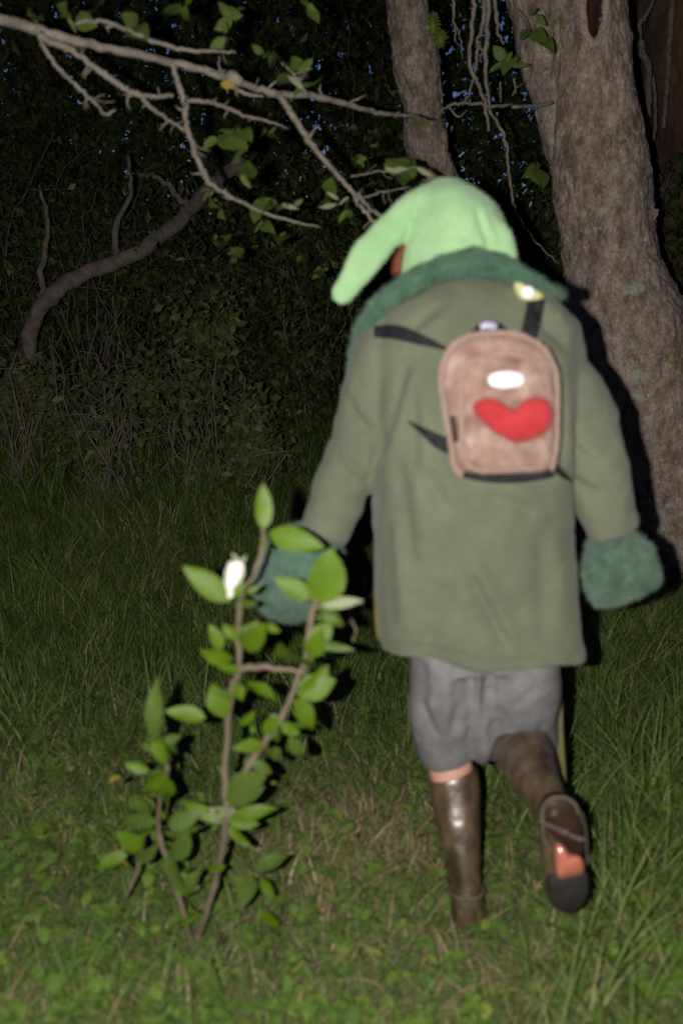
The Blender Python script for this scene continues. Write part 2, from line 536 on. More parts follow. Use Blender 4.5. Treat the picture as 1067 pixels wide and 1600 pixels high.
for cx, cy, sx, sy, k in [(.0, 2.5, .17, .18, 1500), (-.95, 2.65, .2, .18, 450), (-.7, 2.95, .25, .2, 500), (.35, 3.0, .2, .3, 400), (.2, 2.0, .25, .2, 350), (.95, 3.2, .2, .3, 700), (-.5, 1.9, .3, .15, 250)]:
    xx = cx + rng.normal(0, sx, k); yy = cy + rng.normal(0, sy, k)
    Vb, q, tr, ta = blades(xx, yy, .05, .14, .005, .6, rng.uniform(.8, 1.0, k), flat=1.05)
    Vb[:, 2] += np.repeat(rng.uniform(.004, .03, k), 7)
    gm[0].append(Vb); gm[1].append(q + gn); gm[2].append(tr + gn); gm[3].append(ta)
    gn += len(Vb)
grass = obj_np('grass', np.concatenate(gm[0]), [np.concatenate(gm[1]), np.concatenate(gm[2])], M['grass'], attr=np.concatenate(gm[3]))
tag(grass, 'tangled green and straw coloured grass covering the ground', 'grass', kind='stuff')


# ---- leaf shapes
def leaf_arrays(w=.5, curl=.25, fold=.18, n=6, wave=.03):
    V = []; F = []
    for i in range(n + 1):
        t = i / n
        hw = w * .5 * (math.sin(math.pi * min(1, t ** .85)) ** .8 if 0 < t < 1 else 0.0)
        z = -curl * t * t
        wv = wave * math.sin(t * 9)
        V += [(t, -hw, z + fold * hw + wv), (t, 0, z), (t, hw, z + fold * hw - wv)]
    for i in range(n):
        a = i * 3
        F += [(a, a + 1, a + 4, a + 3), (a + 1, a + 2, a + 5, a + 4)]
    return np.array(V), F


LEAFMESH = {}


def leaf_mesh(kind, matkey):
    k = (kind, matkey)
    if k not in LEAFMESH:
        w, c, f = {0: (.5, .12, .35), 1: (.62, .22, .25), 2: (.42, .35, .45), 3: (.26, .18, .4), 4: (.72, .1, .2)}[kind]
        V, F = leaf_arrays(w, c, f)
        LEAFMESH[k] = mesh_np('leaf', V, [np.array(F)], [M[matkey]])
    return LEAFMESH[k]


def leaf(parent, base, tip, facing, kind=0, matkey='leaf', name='leaf', wscale=1.0):
    base, tip = Vector(base), Vector(tip)
    x = tip - base; L = x.length; x.normalize()
    nrm = Vector(facing); nrm -= x * nrm.dot(x)
    if nrm.length < 1e-4: nrm = x.orthogonal()
    nrm.normalize(); y = nrm.cross(x)
    o = link(bpy.data.objects.new(name, leaf_mesh(kind, matkey)))
    rot = Matrix((x, y, nrm)).transposed()
    o.rotation_euler = rot.to_euler()
    o.scale = (L, L * wscale, L)
    o.parent = parent
    o.location = base - wloc(parent)
    return o


# low broad-leaved weeds in the turf
wm = MB()
LV, LF = leaf_arrays(.6, .25, .3, 4)
LF = np.array(LF)
for i in range(2600):
    if i < 1700:
        y = rng.uniform(1.5, 3.0); x = rng.uniform(-1, 1) * (.36 * y + .3)
        if abs(x - .05) < .4 and rng.random() < .45: continue
    else:
        y = rng.uniform(3.0, 7.5); x = rng.uniform(-1, 1) * (.36 * y + .4)
    k = rng.integers(2, 5)
    sz = rng.uniform(.016, .05) * (1.0 if y < 3 else 1.7)
    for j in range(k):
        a = rng.random() * 6.28
        d = np.array([math.cos(a), math.sin(a), rng.uniform(.1, .9)]); d /= np.linalg.norm(d)
        s = np.array([-math.sin(a), math.cos(a), 0]); nn = np.cross(d, s)
        X = LV[:, :1] * d + LV[:, 1:2] * s + LV[:, 2:3] * nn
        wm.addn(X * sz + np.array([x, y, zt(x, y) + rng.uniform(.012, .05)]), F4=LF, t=float(np.clip(rng.beta(2, 2) * .85 + (.3 if rng.random() < .03 else 0), 0, 1)))
w = wm.obj('ground_weeds', M['weed'])
tag(w, 'low broad-leaved weeds scattered through the grass', 'weeds', kind='stuff')

# ------------------------------------------------------------------ trees
def bark_trunk(spec, Y, seg=80, n=150, amp=.018, knot=None, yv=None, depth_ratio=1.0):
    """spec rows: (py, left px, right px, Y)"""
    C = []; r = []
    for (py, l, rr, yy) in spec:
        a, b = P(l, py, yy), P(rr, py, yy)
        C.append((a + b) / 2); r.append((b - a).length / 2)
    C = np.array(C); r = np.array(r)
    X = catmull(np.column_stack([C, r]), n)
    V, F = tube_data(X[:, :3], X[:, 3], X[:, 3] * depth_ratio, seg=seg, cap=False)
    ctr = np.repeat(X[:, :3], seg, axis=0)
    N = V - ctr; N /= np.linalg.norm(N, axis=1)[:, None]
    d = amp * (fnoise(V, (9, 9, 3.2), 4) * .75 + np.abs(fnoise(V, (26, 26, 11), 3, 5.1)) * .6 + fnoise(V, (2.5, 2.5, 1.6), 2, 9.) * 1.2)
    ck = fnoise(V, (13, 13, 3.6), 3, 12.3)
    d = d - amp * .75 * np.exp(-(ck / .07) ** 2)
    d = d + amp * .35 * np.clip(fnoise(V, (60, 60, 34), 2, 2.2), -.5, 1)
    V = V + N * d[:, None]
    inside = None
    if knot is not None:
        kc, ka, kb = knot                                   # centre, half width, half height
        dx = (V[:, 0] - kc.x) / ka; dz = (V[:, 2] - kc.z) / kb
        q = np.sqrt(dx * dx + dz * dz)
        front = N[:, 1] < 0
        lip = np.where(front, np.exp(-((q - 1.35) / .35) ** 2) * .016, 0)
        sm = np.clip((1.08 - q) / .5, 0, 1); hole = np.where(front, -.075 * sm * sm * (3 - 2 * sm), 0)
        V = V + N * (lip + hole)[:, None]
        inside = front & (q < .9)
    return V, np.array(F), inside


# main apple tree, right
tr_spec = [(-330, 850, 985, 4.4), (-160, 853, 980, 4.4), (0, 855, 976, 4.4), (100, 858, 982, 4.4), (200, 862, 995, 4.4), (300, 866, 1013, 4.4),
           (360, 876, 1019, 4.4), (420, 884, 1030, 4.4), (500, 890, 1068, 4.4), (600, 914, 1098, 4.41),
           (700, 951, 1132, 4.42), (800, 990, 1180, 4.42), (860, 1012, 1205, 4.42), (910, 1020, 1255, 4.42), (960, 1005, 1300, 4.42), (1000, 985, 1330, 4.42)]
base = P(1150, 935, 4.42)
apple = empty('apple_tree', (base.x, base.y, zt(base.x, base.y)), 'stout grey apple tree with a dark knothole, leaning beside the person on the right', 'tree')
kc = P(933, 8, 4.2)
kw = pxm(kc)
V, F, ins = bark_trunk(tr_spec, 4.4, seg=150, n=330, amp=.016, knot=(kc, 17 * kw, 50 * kw))
mi = (ins[F].sum(axis=1) >= 3).astype(int)
near = (np.abs(V[:, 0] - kc.x) < 24 * kw) & (np.abs(V[:, 2] - kc.z) < 50 * kw) & ~ins
ky = float(np.percentile(V[near][:, 1], 4))
obj_np('trunk', V, [F], [M['bark'], M['rot']], apple, mi=mi)
a = np.linspace(0, 2 * math.pi, 60)
Q = np.column_stack([kc.x + 19 * kw * np.cos(a), np.full(60, ky + .006) + .012 * np.cos(a) ** 2, kc.z + 52 * kw * np.sin(a)])
Vr, Fr = tube_data(Q, .017, .014, seg=14, cap=False)
Vr = Vr + (fnoise(Vr, 24, 4) * .007)[:, None]
mb = MB(); mb.add(Vr, Fr); mb.obj('knot_rim', M['knot_rim'], apple)
lim_spec = [(-330, 700, 790, 4.5), (-160, 755, 838, 4.5), (-60, 778, 860, 4.48), (20, 803, 872, 4.45), (90, 812, 876, 4.42), (160, 832, 884, 4.41), (225, 850, 892, 4.41), (270, 868, 900, 4.42)]
V, F, _ = bark_trunk(lim_spec, 4.45, seg=70, n=110, amp=.011)
obj_np('limb', V, [F], M['bark'], apple)
# bark bumps and broken stubs on the trunk
for (px, py, Y, s) in [(1016, 332, 4.33, 11), (1040, 520, 4.24, 14), (948, 220, 4.21, 8), (985, 140, 4.3, 8), (880, 330, 4.3, 8), (1062, 475, 4.34, 10)]:
    c = P(px, py, Y); k = s * pxm(c)
    V, N, F = remesh([tube_data([c + Vector((0, 0, -k * 1.3)), c, c + Vector((0, 0, k * 1.2))], [k * .5, k, k * .4], seg=10)], k * .18, 3)
    V = V + N * (fnoise(V, 60, 3) * k * .35)[:, None]
    obj_np('bark_burl', V, F, M['bark'], apple)
tb = MB()
twig(tb, [P(868, 262, 4.28), P(850, 272, 4.25), P(800, 325 / 2, 4.1), P(760, 166, 4.0), P(725, 160, 3.95), P(698, 167, 3.9), P(682, 184, 3.85)][2:], [.007, .006, .0055, .005, .0045], n=20, jit=.003)
twig(tb, [P(862, 160, 4.22), P(840, 165, 4.18), P(800, 167, 4.1)], [.009, .008, .007], n=10)
tb.obj('twig', M['branch'], apple)
for tp in [[(700, 167, 3.9), (716, 182, 3.92), (730, 172, 3.95)], [(806, 14, 4.2), (818, 28, 4.2), (828, 48, 4.3)], [(818, 130, 4.1), (806, 138, 4.0), (800, 150, 4.0)]]:
    tb = MB(); twig(tb, [P(*q) for q in tp], [.003, .007, .009] if tp[0][0] == 806 else [.004, .003, .0025], n=9, jit=.001); tb.obj('twig', M['branch'], apple)
# bunch of dead hanging shoots between the trunks
for pts, r in [
    ([(742, -60, 4.0), (740, 0, 4.0), (736, 55, 4.0), (733, 98, 4.0), (745, 130, 4.0), (757, 158, 4.0), (763, 205, 4.0)], [.009, .008, .007, .006]),
    ([(765, -60, 4.05), (762, 20, 4.05), (758, 80, 4.05), (760, 130, 4.05), (764, 165, 4.05)], [.011, .010, .008, .005]),
    ([(752, -60, 4.1), (756, 20, 4.1), (748, 60, 4.1), (742, 110, 4.1), (730, 150, 4.1), (722, 165, 4.1)], [.008, .007, .005, .003]),
    ([(705, -60, 4.1), (708, 10, 4.1), (711, 65, 4.1)], [.006, .005, .003]),
    ([(712, 40, 4.15), (720, 62, 4.15), (722, 92, 4.15)], [.004, .003, .002]),
    ([(772, -60, 4.15), (774, 10, 4.15), (778, 45, 4.15), (786, 70, 4.15)], [.009, .007, .004]),
    ([(762, 170, 4.02), (775, 190, 4.02), (788, 215, 4.02), (793, 255, 4.03), (799, 300, 4.05), (808, 335, 4.1), (835, 375, 4.2), (872, 412, 4.3)], [.006, .006, .005, .004, .003]),
    ([(745, 60, 4.0), (752, 78, 4.0), (748, 96, 4.0)], [.003, .003, .002]),
    ([(782, 128, 4.1), (781, 160, 4.1)], [.004, .002]), ([(804, 122, 4.0), (805, 146, 4.0)], [.004, .002])]:
    tb = MB(); twig(tb, [P(*q) for q in pts], r, n=6 * len(pts), jit=.0025); tb.obj('hanging_shoot', M['branch'], apple)
view = (CAM - Vector((0, 4, 1.9))).normalized()


def rvec(s=1.0):
    return Vector(rng.normal(0, s, 3))


for (bx, by, tx, ty, k) in [(790, 95, 770, 72, 1), (790, 95, 810, 92, 0), (788, 100, 764, 108, 2), (792, 98, 822, 104, 3), (790, 92, 786, 116, 0), (786, 96, 800, 82, 0),
                            (830, 50, 852, 62, 0), (828, 48, 812, 58, 0), (838, 22, 850, 38, 2), (826, 22, 838, 14, 0), (842, 62, 862, 66, 2), (838, 262, 850, 290, 0), (832, 268, 842, 284, 1), (836, 258, 826, 272, 2)]:
    leaf(apple, P(bx, by, 4.0), P(tx, ty, 3.95 + rng.normal(0, .04)), view + rvec(.35), k, 'bleaf')

# second trunk, behind the hat
base = P(770, 935, 5.3)
t2 = empty('bare_tree', (base.x, base.y, zt(base.x, base.y)), 'slimmer bare grey trunk rising directly behind the green hat', 'tree')
sp2 = [(-330, 575, 645, 5.0), (-160, 590, 655, 5.0), (0, 602, 667, 5.0), (60, 608, 680, 5.0), (110, 616, 690, 5.0), (165, 629, 693, 5.0), (215, 630, 700, 5.0), (270, 650, 712, 5.0),
       (400, 690, 760, 5.05), (600, 715, 795, 5.1), (800, 730, 815, 5.15), (950, 725, 830, 5.2)]
V, F, _ = bark_trunk(sp2, 5.0, seg=90, n=240, amp=.013)
obj_np('trunk', V, [F], M['bark'], t2)
for (px, py, s) in [(676, 38, 9), (688, 60, 7)]:
    c = P(px, py, 4.93); k = s * pxm(c)
    V, N, F = remesh([tube_data([c + Vector((0, 0, -k * 1.6)), c, c + Vector((0, 0, k * 1.6))], [k * .5, k, k * .4], seg=10)], k * .2, 3)
    Vf, Ff, tf = fur(V, F, 260, .02, .006)
    mb = MB(); mb.addn(V, F4=F[0], t=.8); mb.addn(Vf, F3=Ff, t=tf)
    mb.obj('moss_cushion', M['weed'], t2)

# broad dark trunk at the right edge
base = P(1085, 760, 6.6)
t3 = empty('dark_tree', (base.x, base.y, zt(base.x, base.y)), 'broad dark reddish-brown trunk at the far right edge behind the apple tree', 'tree')
sp3 = [(-330, 990, 1230, 6.5), (-100, 992, 1215, 6.5), (100, 1000, 1205, 6.5), (300, 1010, 1205, 6.5), (480, 1012, 1215, 6.55), (700, 1000, 1240, 6.6), (900, 990, 1260, 6.6)]
V, F, _ = bark_trunk(sp3, 6.5, seg=110, n=170, amp=.03)
obj_np('trunk', V, [F], M['bark_dark'], t3)
for pts, r in [([(1030, -40, 6.0), (1015, 15, 6.0), (998, 40, 6.0), (1002, 75, 6.0), (1012, 110, 6.0), (1012, 170, 6.0), (1008, 235, 6.0)], [.012, .013, .017, .02, .018, .014]),
               ([(985, 30, 6.0), (990, 60, 6.0), (1000, 90, 6.0)], [.012, .013, .01]),
               ([(1052, -40, 6.1), (1046, 60, 6.1), (1042, 130, 6.1), (1036, 200, 6.1)], [.02, .016, .012]),
               ([(1020, 120, 6.0), (1024, 180, 6.0), (1018, 240, 6.0)], [.009, .01, .008])]:
    tb = MB(); twig(tb, [P(*q) for q in pts], r, n=8 * len(pts), jit=.003, seg=8); tb.obj('ivy_stem', M['deadtwig'], t3)

# tree outside the left edge whose branch reaches in
base = Vector((-1.75, 2.95, zt(-1.75, 2.95)))
lt = empty('overhanging_tree', base, 'tree past the left edge whose bare pale branch reaches across the top', 'tree')
Cc = np.array([(-1.75, 2.95, -.1), (-1.72, 2.93, .6), (-1.68, 2.9, 1.3), (-1.62, 2.88, 2.0), (-1.6, 2.9, 3.0), (-1.55, 3.0, 4.2)])
X = catmull(np.column_stack([Cc, [.17, .14, .13, .12, .09, .04]]), 90)
V, F = tube_data(X[:, :3], X[:, 3], seg=48, cap=False)
N = V - np.repeat(X[:, :3], 48, axis=0); N /= np.linalg.norm(N, axis=1)[:, None]
V = V + N * (fnoise(V, (12, 12, 4), 4) * .014)[:, None]
obj_np('trunk', V, [np.array(F)], M['bark'], lt)
BR = [
    ([(-430, -40, 2.86), (-200, -8, 2.82), (0, 30, 2.80), (90, 56, 2.82), (180, 78, 2.86), (270, 97, 2.9), (345, 118, 2.95), (400, 138, 3.0), (440, 147, 3.03), (500, 152, 3.1), (560, 168, 3.2), (600, 178, 3.3), (640, 181, 3.4), (668, 186, 3.5)],
     [.032, .023, .0145, .0125, .0112, .0105, .0105, .010, .0105, .009, .008, .007, .005, .003]),
    ([(55, 45, 2.80), (75, 62, 2.8), (112, 78, 2.8), (140, 100, 2.82), (172, 122, 2.84), (200, 142, 2.86), (225, 150, 2.88), (270, 150, 2.92)], [.010, .009, .008, .008, .009, .007, .006]),
    ([(212, 142, 2.87), (240, 170, 2.88), (268, 190, 2.9), (292, 206, 2.9)], [.007, .005, .003]),
    ([(290, 158, 2.9), (330, 160, 2.92), (375, 178, 2.95), (420, 190, 2.98), (450, 200, 3.0)], [.006, .006, .004, .002]),
    ([(60, 50, 2.79), (68, 72, 2.79), (88, 102, 2.79), (115, 130, 2.79), (140, 152, 2.8), (165, 178, 2.8), (180, 172, 2.8)], [.006, .0055, .0045, .003]),
    ([(268, 97, 2.88), (278, 130, 2.87), (290, 165, 2.87), (291, 195, 2.87), (305, 238, 2.87), (318, 268, 2.87), (335, 292, 2.88), (375, 315, 2.9), (430, 338, 2.92), (500, 355, 2.96)], [.006, .0075, .008, .008, .0075, .0065, .005, .003]),
    ([(435, 147, 3.0), (452, 172, 3.0), (475, 208, 3.0), (505, 248, 3.0), (535, 282, 3.0), (562, 310, 3.02), (590, 335, 3.05), (606, 348, 3.06)], [.009, .0095, .009, .008, .007, .006, .005]),
    ([(551, 298, 3.01), (560, 318, 3.0), (578, 340, 3.0), (592, 355, 3.0)], [.006, .006, .005]),
    ([(118, 38, 2.82), (150, 32, 2.82), (190, 44, 2.83), (235, 62, 2.85), (285, 78, 2.88), (330, 80, 2.9), (368, 82, 2.92)], [.004, .005, .006, .006, .005, .003]),
    ([(362, 125, 2.95), (355, 130, 2.95), (385, 146, 2.95), (412, 151, 2.96)], [.008, .006, .003]),
    ([(560, 312, 3.02), (600, 300, 3.05), (640, 292, 3.1)], [.003, .003, .002]),
    ([(548, 276, 3.02), (590, 268, 3.05), (640, 262, 3.08), (665, 262, 3.1)], [.0025, .0025, .002]),
    ([(478, 148, 3.06), (470, 130, 3.03), (455, 112, 3.0), (440, 98, 3.0)], [.006, .004, .003]),
    ([(100, 78, 2.8), (125, 84, 2.8), (133, 76, 2.8)], [.003, .002, .001]),
]
for i, (pts, r) in enumerate(BR):
    tb = MB(); twig(tb, [P(*q) for q in pts], r, n=6 * len(pts), jit=.0017, seg=9 if i == 0 else 7)
    for k in range(3 + len(pts) // 2):
        f = rng.uniform(.15, .95) * (len(pts) - 1); a = int(f); q0 = Vector(P(*pts[a])).lerp(P(*pts[min(a + 1, len(pts) - 1)]), f - a)
        dv = Vector(rng.normal(0, 1, 3)); dv.normalize(); L = rng.uniform(.015, .055); rb = float(np.interp(f / (len(pts) - 1), np.linspace(0, 1, len(r)), r))
        twig(tb, [q0, q0 + dv * (rb + L * .5), q0 + dv * (rb + L) + Vector((.25 * L, 0, .1 * L))], [rb * .45, rb * .35, .001], n=6, seg=5, jit=.001)
    tb.obj('branch' if i in (0, 1, 5, 6) else 'twig', M['branch'], lt)
V, N, F = remesh([px_loft([(352, 118, 2.93, 4, .006), (362, 120, 2.93, 11, .014), (378, 130, 2.93, 7, .008)], 10)], .004, 3)
obj_np('knobbly_spur', V, F, M['branch'], lt)

lv_specs = []
def cluster(px, py, Y, k, L, spread=1.0, mk='bleaf'):
    for j in range(k):
        a = rng.random() * 6.28
        l = L * rng.uniform(.5, 1.05)
        bx, by = px + rng.normal(0, 5) * spread, py + rng.normal(0, 4) * spread
        leaf(lt, P(bx, by, Y + rng.normal(0, .02)), P(bx + math.cos(a) * l, by + math.sin(a) * l * .75 + 3, Y + rng.normal(0, .05)), view + rvec(.8), int(rng.integers(0, 4)), mk)

for c in [(345, 215, 3.0, 4, 36), (368, 205, 3.0, 3, 34), (375, 235, 3.0, 3, 36), (425, 312, 2.93, 5, 40), (455, 322, 2.94, 3, 32), (380, 272, 2.95, 4, 28),
          (458, 108, 3.0, 4, 38), (470, 128, 3.0, 4, 34), (415, 88, 3.0, 4, 32), (370, 25, 3.0, 4, 46), (350, 60, 2.95, 4, 32), (290, 15, 2.95, 3, 40), (110, 28, 2.85, 4, 34), (140, 22, 2.85, 2, 36),
          (640, 255, 3.1, 5, 34), (620, 275, 3.1, 3, 28), (520, 305, 3.02, 3, 26), (480, 12, 3.2, 3, 30), (545, 330, 3.0, 3, 18), (415, 205, 3.0, 3, 20), (330, 300, 3.2, 4, 22), (345, 325, 3.2, 3, 22),
          (410, 352, 3.2, 5, 20), (440, 370, 3.3, 4, 20), (375, 395, 3.4, 4, 20), (470, 400, 3.4, 4, 18), (560, 250, 3.3, 4, 20), (330, 365, 3.4, 3, 20), (505, 420, 3.5, 4, 18), (540, 200, 3.4, 3, 18), (210, 40, 2.9, 3, 26), (55, 20, 2.8, 3, 30), (590, 215, 3.4, 3, 16)]:
    cluster(*c)
for (bx, by, tx, ty) in [(528, 318, 498, 326), (530, 312, 510, 300), (545, 308, 530, 318), (440, 320, 466, 326), (608, 268, 640, 262), (650, 262, 676, 276), (475, 140, 450, 118), (600, 262, 625, 270)]:
    leaf(lt, P(bx, by, 2.98), P(tx, ty, 2.96), view + rvec(.3), 3, 'leaf_pale')
for (bx, by, tx, ty) in [(345, 130, 366, 135), (352, 136, 362, 129)]:
    leaf(lt, P(bx, by, 2.92), P(tx, ty, 2.9), view + rvec(.3), 0, 'leaf_yellow')


# ------------------------------------------------------------------ woodland behind
def foliage(n, c, r, size, shell=.35, gap=.42, asp=.55, hole=None):
    """leaf faces spread in clumps through an ellipsoid"""
    k = max(6, n // 120)
    cc = rng.normal(0, 1, (k, 3)); cc /= np.linalg.norm(cc, axis=1)[:, None]
    cc *= (rng.random((k, 1)) ** .45)
    ids = rng.integers(0, k, n)
    p = cc[ids] + rng.normal(0, gap * .5, (n, 3))
    p = p * np.asarray(r) + np.asarray(c)
    d = rng.normal(0, 1, (n, 3)); d[:, 2] -= .5; d /= np.linalg.norm(d, axis=1)[:, None]
    s = np.cross(d, rng.normal(0, 1, (n, 3))); s /= np.linalg.norm(s, axis=1)[:, None]
    nn = np.cross(d, s)
    L = size * rng.uniform(.6, 1.3, (n, 1))
    Q = np.stack([p, p + d * L * .5 - s * L * asp * .5 + nn * L * .1, p + d * L, p + d * L * .5 + s * L * asp * .5 + nn * L * .1], axis=1).reshape(-1, 3)
    b = (np.arange(n) * 4)[:, None]
    T3 = np.concatenate([b + np.array([0, 1, 2]), b + np.array([0, 2, 3])])
    tint = np.repeat(np.clip(rng.beta(2, 2.5, n) + .25 * (rng.random(k)[ids] - .5) + np.where(rng.random(n) < .02, .4, 0), 0, 1), 4)
    return Q, T3, tint


def simple_tree(name, label, x, y, h, rad, nleaf, crown_z, lsize=.09, group='trees of the wood behind', tr=.12, cat='tree', lean=0.0):
    z0 = zt(x, y)
    t = empty(name, (x, y, z0), label, cat, group)
    n = 26
    q = catmull([(x, y, z0 - .1), (x + lean * .2 + rng.normal(0, .05), y, z0 + h * .35), (x + lean * .7, y + rng.normal(0, .1), z0 + h * .7), (x + lean, y, z0 + h)], n)
    mb = MB()
    V, F = tube_data(q, np.linspace(tr, tr * .25, n), seg=14)
    mb.add(V + (fnoise(V, (8, 8, 3), 3) * .03)[:, None], F)
    for k in range(9):
        i = int(rng.integers(8, n - 2)); a = rng.random() * 6.28; l = rad * rng.uniform(.5, 1)
        p0 = q[i]; p2 = p0 + np.array([math.cos(a) * l, math.sin(a) * l, l * rng.uniform(-.1, .5)])
        twig(mb, [p0, (p0 + p2) / 2 + rng.normal(0, .08, 3), p2], [tr * .35, tr * .22, .01], n=9, seg=6)
    mb.obj('trunk', M['bark_dark'], t)
    Q, T3, ti = foliage(nleaf, (x + lean * .8, y, z0 + crown_z), (rad, rad, (h - crown_z) * 1.0 if False else max(.6, h * .5)), lsize)
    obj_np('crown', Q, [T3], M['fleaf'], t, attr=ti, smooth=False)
    return t


wood = [
    (-4.6, 10.0, 6.5, 2.0, 4200, 3.6, 'dark leafy tree deepest in the wood at the upper left edge'),
    (-2.6, 9.2, 6.2, 1.5, 8000, 3.4, 'dark leafy tree in the upper left, under the long bare branch'),
    (-1.0, 9.8, 6.4, 1.6, 11500, 3.2, 'dark leafy tree seen through the fork of the hanging branch'),
    (0.45, 10.4, 6.5, 1.6, 9500, 3.3, 'dark leafy tree left of the slimmer bare trunk'),
    (1.9, 9.6, 6.4, 1.5, 5000, 3.4, 'dark leafy tree seen between the two grey trunks'),
    (3.6, 9.8, 6.6, 1.9, 13000, 3.4, 'dark leafy tree behind the stout apple trunk'),
    (5.8, 10.2, 6.6, 2.0, 8000, 3.6, 'dark leafy tree beyond the right edge of the wood'),
    (-3.6, 12.5, 8.0, 2.3, 7500, 4.3, 'taller dark tree further back in the wood at the left'),
    (0.2, 13.2, 8.0, 2.4, 12000, 4.0, 'taller dark tree further back in the middle of the wood'),
    (3.8, 13.0, 8.0, 2.4, 12000, 4.0, 'taller dark tree further back in the wood at the right'),
]
for (x, y, h, rad, nl, cz, lb) in wood:
    simple_tree('woodland_tree', lb, x, y, h, rad, nl, cz, .13, tr=.16, lean=rng.normal(0, .3))
# unseen canopies added over the near trees to block sky light
for par, c, r_, nl in [(apple, (1.0, 4.4, 5.0), (2.4, 2.2, 1.0), 9000), (lt, (-1.6, 2.6, 4.7), (1.9, 2.2, .9), 9000), (t2, (.4, 5.4, 5.4), (1.8, 1.8, 1.0), 7000), (t3, (3.2, 6.8, 5.6), (2.0, 2.0, 1.3), 6000)]:
    Q, T3, ti = foliage(nl, c, r_, .11)
    Q[:, 2] = np.maximum(Q[:, 2], 1.7 + .30 * np.maximum(Q[:, 1], 0) + .15)
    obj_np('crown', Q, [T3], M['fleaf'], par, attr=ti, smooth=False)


def bush(name, label, x, y, rx, ry, h, nleaf, lsize, ntwig, cat='bush', matkey='fleaf', group='undergrowth along the wood edge', z_up=0.0):
    z0 = zt(x, y)
    t = empty(name, (x, y, z0), label, cat, group)
    mb = MB()
    for k in range(ntwig):
        a = rng.random() * 6.28; rr = rng.uniform(.2, 1)
        b = np.array([x + rng.normal(0, rx * .3), y + rng.normal(0, ry * .3), z0 - .03])
        e = np.array([x + math.cos(a) * rx * rr, y + math.sin(a) * ry * rr, z0 + h * rng.uniform(.5, 1.1)])
        m = (b + e) / 2 + np.array([rng.normal(0, .08), rng.normal(0, .08), h * rng.uniform(0, .25)])
        r0 = rng.uniform(.003, .008)
        twig(mb, [b, m + rng.normal(0, .08, 3), e], [r0, r0 * .7, .002], n=11, seg=5, jit=.012)
        for j in range(2):
            s = m + (e - m) * rng.uniform(0, .6); d = rng.normal(0, .16, 3) * h; d[2] = d[2] * .6
            twig(mb, [s, s + d * .5 + rng.normal(0, .02, 3), s + d], [r0 * .5, r0 * .35, .0012], n=6, seg=4)
    mb.obj('stems', M['deadtwig'], t)
    if nleaf:
        Q, T3, ti = foliage(nleaf, (x, y, z0 + h * .55 + z_up), (rx, ry, h * .55), lsize)
        Q[:, 2] = np.maximum(Q[:, 2], z0 - .2)
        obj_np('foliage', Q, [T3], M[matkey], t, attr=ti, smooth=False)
    return t


for (x, y, rx, ry, h, nl, ls, nt, lb) in [
    (-2.35, 7.0, .8, .6, 1.5, 1700, .07, 34, 'tangle of dead twigs and sparse leaves at the left edge of the bank'),
    (-1.55, 6.6, .7, .5, 1.3, 1300, .065, 40, 'tangle of pale dead twigs below the arching grey limb'),
    (-.85, 6.4, .6, .5, 1.25, 1700, .065, 26, 'low leafy bramble left of the hat, behind the drooping twig'),
    (-.25, 6.2, .55, .5, 1.2, 2200, .065, 18, 'leafy bramble just left of the floppy hat ear'),
    (.35, 7.2, .7, .5, 1.3, 2400, .07, 14, 'leafy bush hidden mostly behind the person'),
    (1.35, 6.9, .55, .5, 1.4, 2200, .075, 14, 'leafy bush in the gap between hat and apple trunk'),
    (2.25, 5.9, .5, .45, 1.5, 2400, .08, 16, 'leafy bush right of the apple trunk, below the dark trunk'),
    (2.4, 7.4, .7, .6, 1.6, 2400, .08, 14, 'leafy bush at the right edge in front of the dark trunk'),
    (-3.0, 8.3, 1.0, .7, 2.2, 3200, .09, 26, 'tall straggling bush at the far left of the wood edge'),
    (-1.6, 8.2, 1.0, .6, 2.2, 3400, .09, 26, 'tall straggling bush behind the arching grey limb'),
    (-.3, 8.3, .9, .6, 2.2, 3600, .09, 18, 'tall dark bush behind the end of the long branch'),
    (1.0, 8.6, .9, .6, 2.0, 3000, .09, 12, 'tall dark bush showing right of the hat'),
    (-1.75, 5.35, .32, .25, .75, 300, .06, 44, 'clump of tall weeds in front of the foot of the arching limb'),
    (-1.25, 5.2, .35, .25, .8, 260, .055, 48, 'clump of thin pale weed stalks below the middle of the arching limb'),
    (-.75, 5.3, .3, .25, .85, 420, .055, 30, 'clump of leafy weeds under the tip of the drooping twig'),
    (-.4, 5.0, .25, .2, .6, 380, .05, 20, 'small leafy clump beside the left sleeve of the coat'),
]:
    near = y < 5.6
    bush('weed_clump' if near else 'bush', lb, x, y, rx, ry, h, int(nl * (2.6 if near else 1.5)), ls, int(nt * (.5 if near else .7)), cat='weeds' if near else 'bush', matkey='bankweed' if near else 'fleaf', group='weed clumps on the bank' if near else 'undergrowth along the wood edge')

